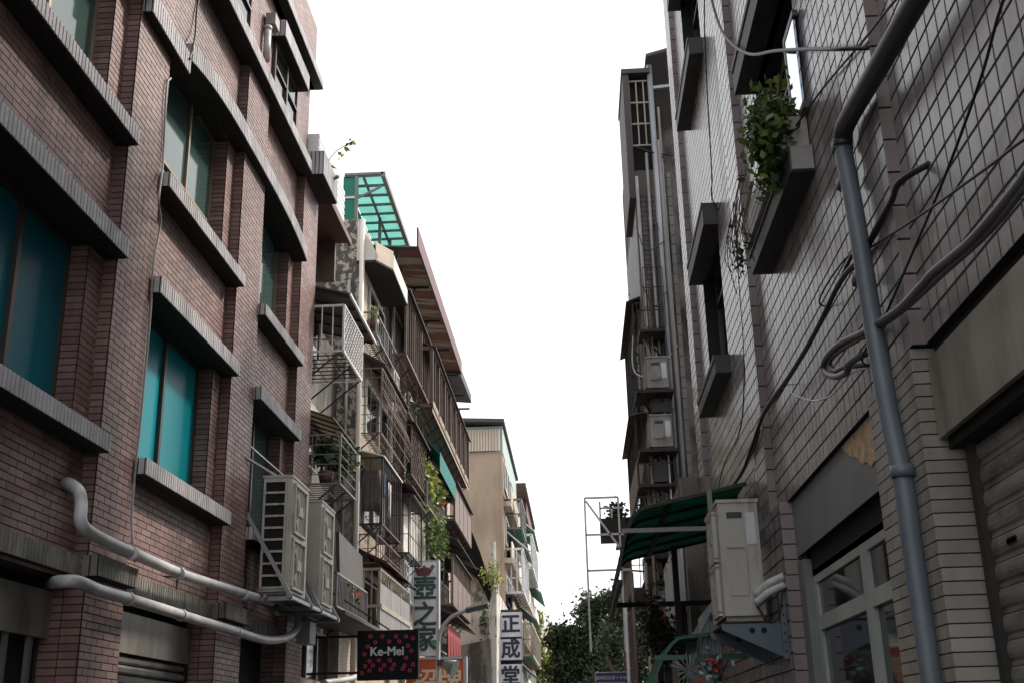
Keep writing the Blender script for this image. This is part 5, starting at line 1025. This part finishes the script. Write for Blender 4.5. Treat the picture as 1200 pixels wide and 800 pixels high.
for k, (z0, z1, dx) in enumerate(((8.45, 9.6, 0.0), (4.45, 5.4, -0.2), (3.1, 3.9, -0.25))):
    q = MB(); x0 = XE + dx
    for i in range(5): q.bar((x0 + 0.09 * i, YE - 0.62, z0), (x0 + 0.09 * i, YE - 0.62, z1), 0.014)
    for i in range(4): q.bar((x0, YE - 0.62, z0 + (z1 - z0) * i / 3), (x0 + 0.36, YE - 0.62, z0 + (z1 - z0) * i / 3), 0.014)
    q.build('grille', ['iron_dark', 'iron_brown', 'iron_grey'][k], E_)
q = MB(); q.box(XE - 0.02, XE + 0.2, YE - 0.7, YE - 0.1, 5.65, 6.0); q.build('junk_box', 'dark_plastic', E_); q = MB(); q.box(XE + 0.05, XE + 0.32, YE - 0.6, YE - 0.1, 6.9, 7.15); q.build('junk_box', 'dark_plastic', E_)
for k in range(7):
    z = 3.4 + 1.1 * k; pipe('wall_cable', ['lowest drooping cable on the sooty gable', 'drooping cable over the low bracket shelf of the sooty gable', 'drooping cable beside the grimy air conditioners', 'drooping cable between the two grimy air conditioners', 'drooping cable above the grimy air conditioners', 'drooping cable by the small dark tiles of the sooty gable', 'topmost drooping cable on the sooty gable'][k], [(XE - 0.05, YE - 0.45, z + 0.5), (XE + 0.1 + 0.05 * (k % 3), YE - 0.5, z), (XE + 0.4, YE - 0.3, z + 0.2 + 0.1 * (k % 2)), (XE + 0.6, YE - 0.02, z + 0.5)], 0.011, ['cable', 'pvc_grey', 'cable'][k % 3], 'cable', 6)
# stacked cages, shelves, air conditioners on its street side
for k, (z, lab) in enumerate(((7.25, 'upper small air conditioner stacked on the concrete building'), (6.2, 'lower small air conditioner stacked on the concrete building'), (3.2, 'boxy white air conditioner above the low green awning'), (4.4, 'pale air conditioner hanging behind the big green awning'))):
    ac_unit('air_conditioner', lab, XE - 0.1 + 0.06 * (k < 2), XE + 0.27 + 0.06 * (k < 2), YE - 0.75, YE - 0.05, z, z + 0.62, -1, 'ac_grimy', 'dark_void', 'panel', 1)
    t_ = thing('steel_shelf', f'rusty bracket shelf under the {lab.split(" stacked")[0].split(" above")[0].split(" hanging")[0]}', 'shelf', (XE - 0.2, YE - 0.4, z - 0.2)); q = MB(); q.box(XE - 0.25, XE + 0.4, YE - 0.85, YE, z - 0.06, z - 0.005); q.bar((XE - 0.2, YE - 0.8, z - 0.06), (XE + 0.15, YE - 0.02, z - 0.45), 0.03); q.bar((XE + 0.2, YE - 0.8, z - 0.06), (XE + 0.2, YE - 0.02, z - 0.45), 0.03); q.build('frame', 'iron_dark', t_)
cage('dark cage on the street side of the concrete building, topmost', 20.4, 23.8, XE, XE - 0.15, 7.6, 9.3, 'iron_dark', vs=0.2, roof=0.1, bracket=True)
cage('dark cage on the concrete building at the height of the stacked units', 20.4, 23.8, XE, XE - 0.22, 5.7, 7.1, 'iron_dark', vs=0.18, roof=0.05, panel=(5.75, 6.3, 'iron_brown'))
cage('rusty cage full of clutter on the concrete building behind the steel frame', 20.3, 23.8, XE, XE - 0.45, 4.0, 5.2, 'iron_brown', vs=0.15, hs=0.4, roof=0.05, panel=(4.0, 4.4, 'iron_dark'))
cage('lowest rusty cage on the concrete building beside the tree', 20.3, 23.8, XE, XE - 0.5, 2.4, 3.6, 'iron_brown', vs=0.15, hs=0.3)
plant('dry vine tangle climbing the street edge of the concrete building', (XE - 0.12, 21.2, 8.6), (0.1, 0.5, 1.6), 420, 0.06, 'leaf_dark', pot=False, droop=0.4)
plant('small green shrub on the cage roof beside the steel frame', (XE - 0.6, 21.5, 5.6), (0.3, 0.5, 0.3), 240, 0.1, 'leaf_dark', pot=True)
plant('pot plants and red flowers crowding under the dark green awning', (1.12, 14.9, 2.85), (0.25, 0.5, 0.35), 420, 0.09, 'leaf_dark', flowers=('petal_pink', (0.02, -0.3, 0.0), 8), pot=False, droop=0.3)
plant('second clump of dark pot plants with red blooms under the awning', (1.0, 15.6, 3.3), (0.22, 0.5, 0.35), 320, 0.09, 'leaf_dark', flowers=('petal_red', (0.0, -0.3, -0.2), 7), pot=False, droop=0.3)
for k, (x, y, z0, z1, lab) in enumerate(((0.75, 17.6, 0.0, 3.4, 'thin white pole in front of the rusty cages'), (0.9, 18.2, 0, 4.0, 'thin rusty pole in front of the rusty cages'), (1.15, 18.6, 0, 4.2, 'grey pole standing behind the dark green awning'), (1.05, 17.2, 0, 2.7, 'short pale post beside the low green awning'), (1.3, 18.9, 0, 5.2, 'tall brown post against the concrete gable'))):
    pipe('steel_pole', lab, [(x, y, z0), (x, y, z1)], 0.028, ['iron_white', 'iron_brown', 'iron_grey', 'iron_beige', 'iron_brown'][k], 'pole', 8, sm=0)
# plain low shed closing the gap between the tiled and the concrete buildings
sd = thing('lean_to', 'shabby lean-to wall between the tiled and concrete buildings', 'shed', (2.2, 18, 0)); q = MB(); q.box(1.55, 5, 15.95, 19.98, 0, 5.0); q.build('wall', 'sooty_concrete', sd)
for k in range(3): glazed(sd, 16.3 + k * 1.2, 17.2 + k * 1.2, 3.2, 4.2, 1.54, [16.75 + k * 1.2], 'dark_glass', 'white_frame', side=-1)
# steel sign frame over the street
fr = thing('steel_sign_frame', 'bare galvanised sign frame standing out over the street', 'sign frame', (0.5, 19.5, 3.0))
q = MB(); y = 19.5
for p0, p1 in (((0.23, 5.45), (0.23, 2.9)), ((0.8, 5.45), (0.8, 2.9)), ((0.23, 5.45), (0.8, 5.45)), ((0.23, 4.82), (0.95, 4.82)), ((0.23, 4.22), (0.95, 4.22)), ((0.25, 5.4), (0.85, 4.5))): q.bar((p0[0], y, p0[1]), (p1[0], y, p1[1]), 0.032)
q.bar((0.8, y, 4.82), (XE, y + 0.5, 4.82), 0.03); q.bar((0.8, y, 4.22), (XE, y + 0.5, 4.22), 0.03); q.build('frame', 'iron_white', fr)
t_ = thing('wall_cabinet', 'dark boxed planter rack hanging behind the bare sign frame', 'rack', (0.65, 20.2, 4.8)); q = MB(); q.box(0.5, 0.95, 20.1, 20.7, 4.85, 5.2); q.build('box', 'iron_dark', t_); q = MB(); q.bar((0.5, 20.1, 5.2), (0.5, 20.1, 5.5), 0.03); q.bar((0.5, 20.1, 5.38), (0.9, 20.1, 5.38), 0.03); q.bar((0.7, 20.1, 5.2), (0.7, 20.1, 5.4), 0.03); q.build('rail', 'iron_white', t_)
# blue street notice
YB = 22.0
a, b_ = ony(698, 788, YB), ony(736, 815, YB)
bs = thing('street_notice', 'blue notice board with white border and white characters low on the right', 'sign', ((a[0] + b_[0]) / 2, YB, 0.0))
q = MB(); q.box(a[0], b_[0], YB, YB + 0.03, b_[2], a[2]); q.build('board', 'sign_blue', bs)
q = MB(); e = 0.014
for (x0, x1, z0, z1) in ((a[0] - e, b_[0] + e, a[2], a[2] + e), (a[0] - e, b_[0] + e, b_[2] - e, b_[2]), (a[0] - e, a[0], b_[2], a[2]), (b_[0], b_[0] + e, b_[2], a[2]), (a[0] + 0.03, b_[0] - 0.03, a[2] - 0.178, a[2] - 0.166)): q.box(x0, x1, YB - 0.006, YB + 0.02, z0, z1)
q.build('border', 'ink_white', bs); text('臨時回收第十分站', 0.072, ((a[0] + b_[0]) / 2, YB - 0.004, a[2] - 0.095), 'ink_white', bs, bold=0.001)
q = MB(); q.tube([((a[0] + b_[0]) / 2, YB + 0.06, 0), ((a[0] + b_[0]) / 2, YB + 0.06, a[2])], 0.03, 8); q.build('post', 'lamp_grey', bs)
# ================================================================== trees at the street end
def tree(label, base, trunk_h, blobs, n, size, m, name='street_tree'):
    t = thing(name, label, 'tree', base); b = MB(); base = np.array(base, float)
    b.tube(smooth([base, base + (0.15, 0, trunk_h * 0.4), base + (-0.1, 0.1, trunk_h * 0.75), base + (0, 0, trunk_h)], 5), 0.32, 10, r1=0.16); b.build('trunk', 'bark', t)
    top = base + (0, 0, trunk_h * 0.8)
    for c, r, k in blobs:
        b = MB(); c = base + np.array(c); b.tube(smooth([top, (top + c) / 2 + RNG.normal(size=3) * 0.3, c], 5), 0.11, 7, r1=0.03); b.build('limb', 'bark', t)
    b = MB()
    for c, r, k in blobs: leaves(b, base + np.array(c), r, int(n * k), size, 0, 0.25, 0.3)
    b.build('crown', m, t)
    return t
tree('large dark leafy tree at the end of the street', (1.3, 58, 0), 4.6, [((0, 0, 6.0), (2.2, 2.0, 2.0), 1.3), ((-1.4, 0, 4.6), (1.6, 1.4, 1.5), 0.9), ((-2.0, 0.3, 6.3), (1.0, 1.0, 0.9), 0.4), ((0.8, 0, 7.7), (1.3, 1.3, 1.2), 0.5), ((-0.4, 0.5, 7.6), (1.0, 1.0, 0.9), 0.35), ((1.4, 0.2, 5.2), (1.6, 1.5, 1.8), 0.8), ((-2.2, 0, 3.2), (1.2, 1.2, 1.4), 0.5), ((0.4, 0, 3.2), (2.4, 1.6, 1.5), 0.9), ((2.0, 0, 7.2), (1.2, 1.2, 1.2), 0.4)], 9500, 0.21, 'leaf_dark')
tree('lighter green tree partly behind the big dark tree', (1.9, 50, 0), 4.0, [((-0.3, 0, 5.2), (1.2, 1.2, 1.4), 0.7), ((0, 0, 6.6), (0.9, 0.9, 0.9), 0.4), ((-1.1, 0, 3.6), (0.9, 0.9, 0.9), 0.3)], 2600, 0.17, 'leaf_dark')
tree('pale yellow-green tree beyond the tan building', (-2.6, 85, 0), 4.0, [((0, 0, 7.0), (1.8, 1.8, 1.4), 0.8), ((1.2, 0, 6.2), (1.6, 1.4, 1.2), 0.6), ((-0.4, 0, 9.3), (1.0, 1.0, 1.6), 0.5)], 1100, 0.32, 'leaf_light')
tree('small rust-coloured shrub above the blue notice', (1.05, 30, 0), 1.4, [((0.2, 0, 2.6), (0.5, 0.5, 0.5), 0.4), ((0.0, 0, 1.7), (0.6, 0.5, 0.5), 0.4)], 900, 0.12, 'leaf_rust', 'street_shrub')
# ================================================================== lay the pieces last
bpy.context.view_layer.update()
lay(BF, brick_b, 'brick', 'brick_courses', 'brick', 0.0055, 0.012, 300)
lay(TFD, R_, 'tile', 'tile_courses', 'tile', 0.0022, 0.012, 300)
lay(QF, R_, 'quoin_tile', 'quoin_courses', 'quoin', 0.006, 0.01, 60)
lay(GF, R_, 'pillar_tile', 'pillar_courses', 'grey_tile', 0.006, 0.01, 140)
lay(LOWTF, lw, 'tile', 'tile_courses', 'beige_tile', 0.006, 0.01, 0)
lay(APTF, B, 'tile', 'tile_courses', 'beige_tile', 0.006, 0.01, 0)
lay(PLF, PLT, 'tile', 'tile_courses', 'grey_quoin', 0.004, 0.006, 0)
lay(ETF, E_, 'tile', 'tile_courses', 'dark_tile', 0.006, 0.01, 0); lay(EQF, E_, 'quoin_tile', 'quoin_courses', 'grey_quoin', 0.006, 0.01, 0)
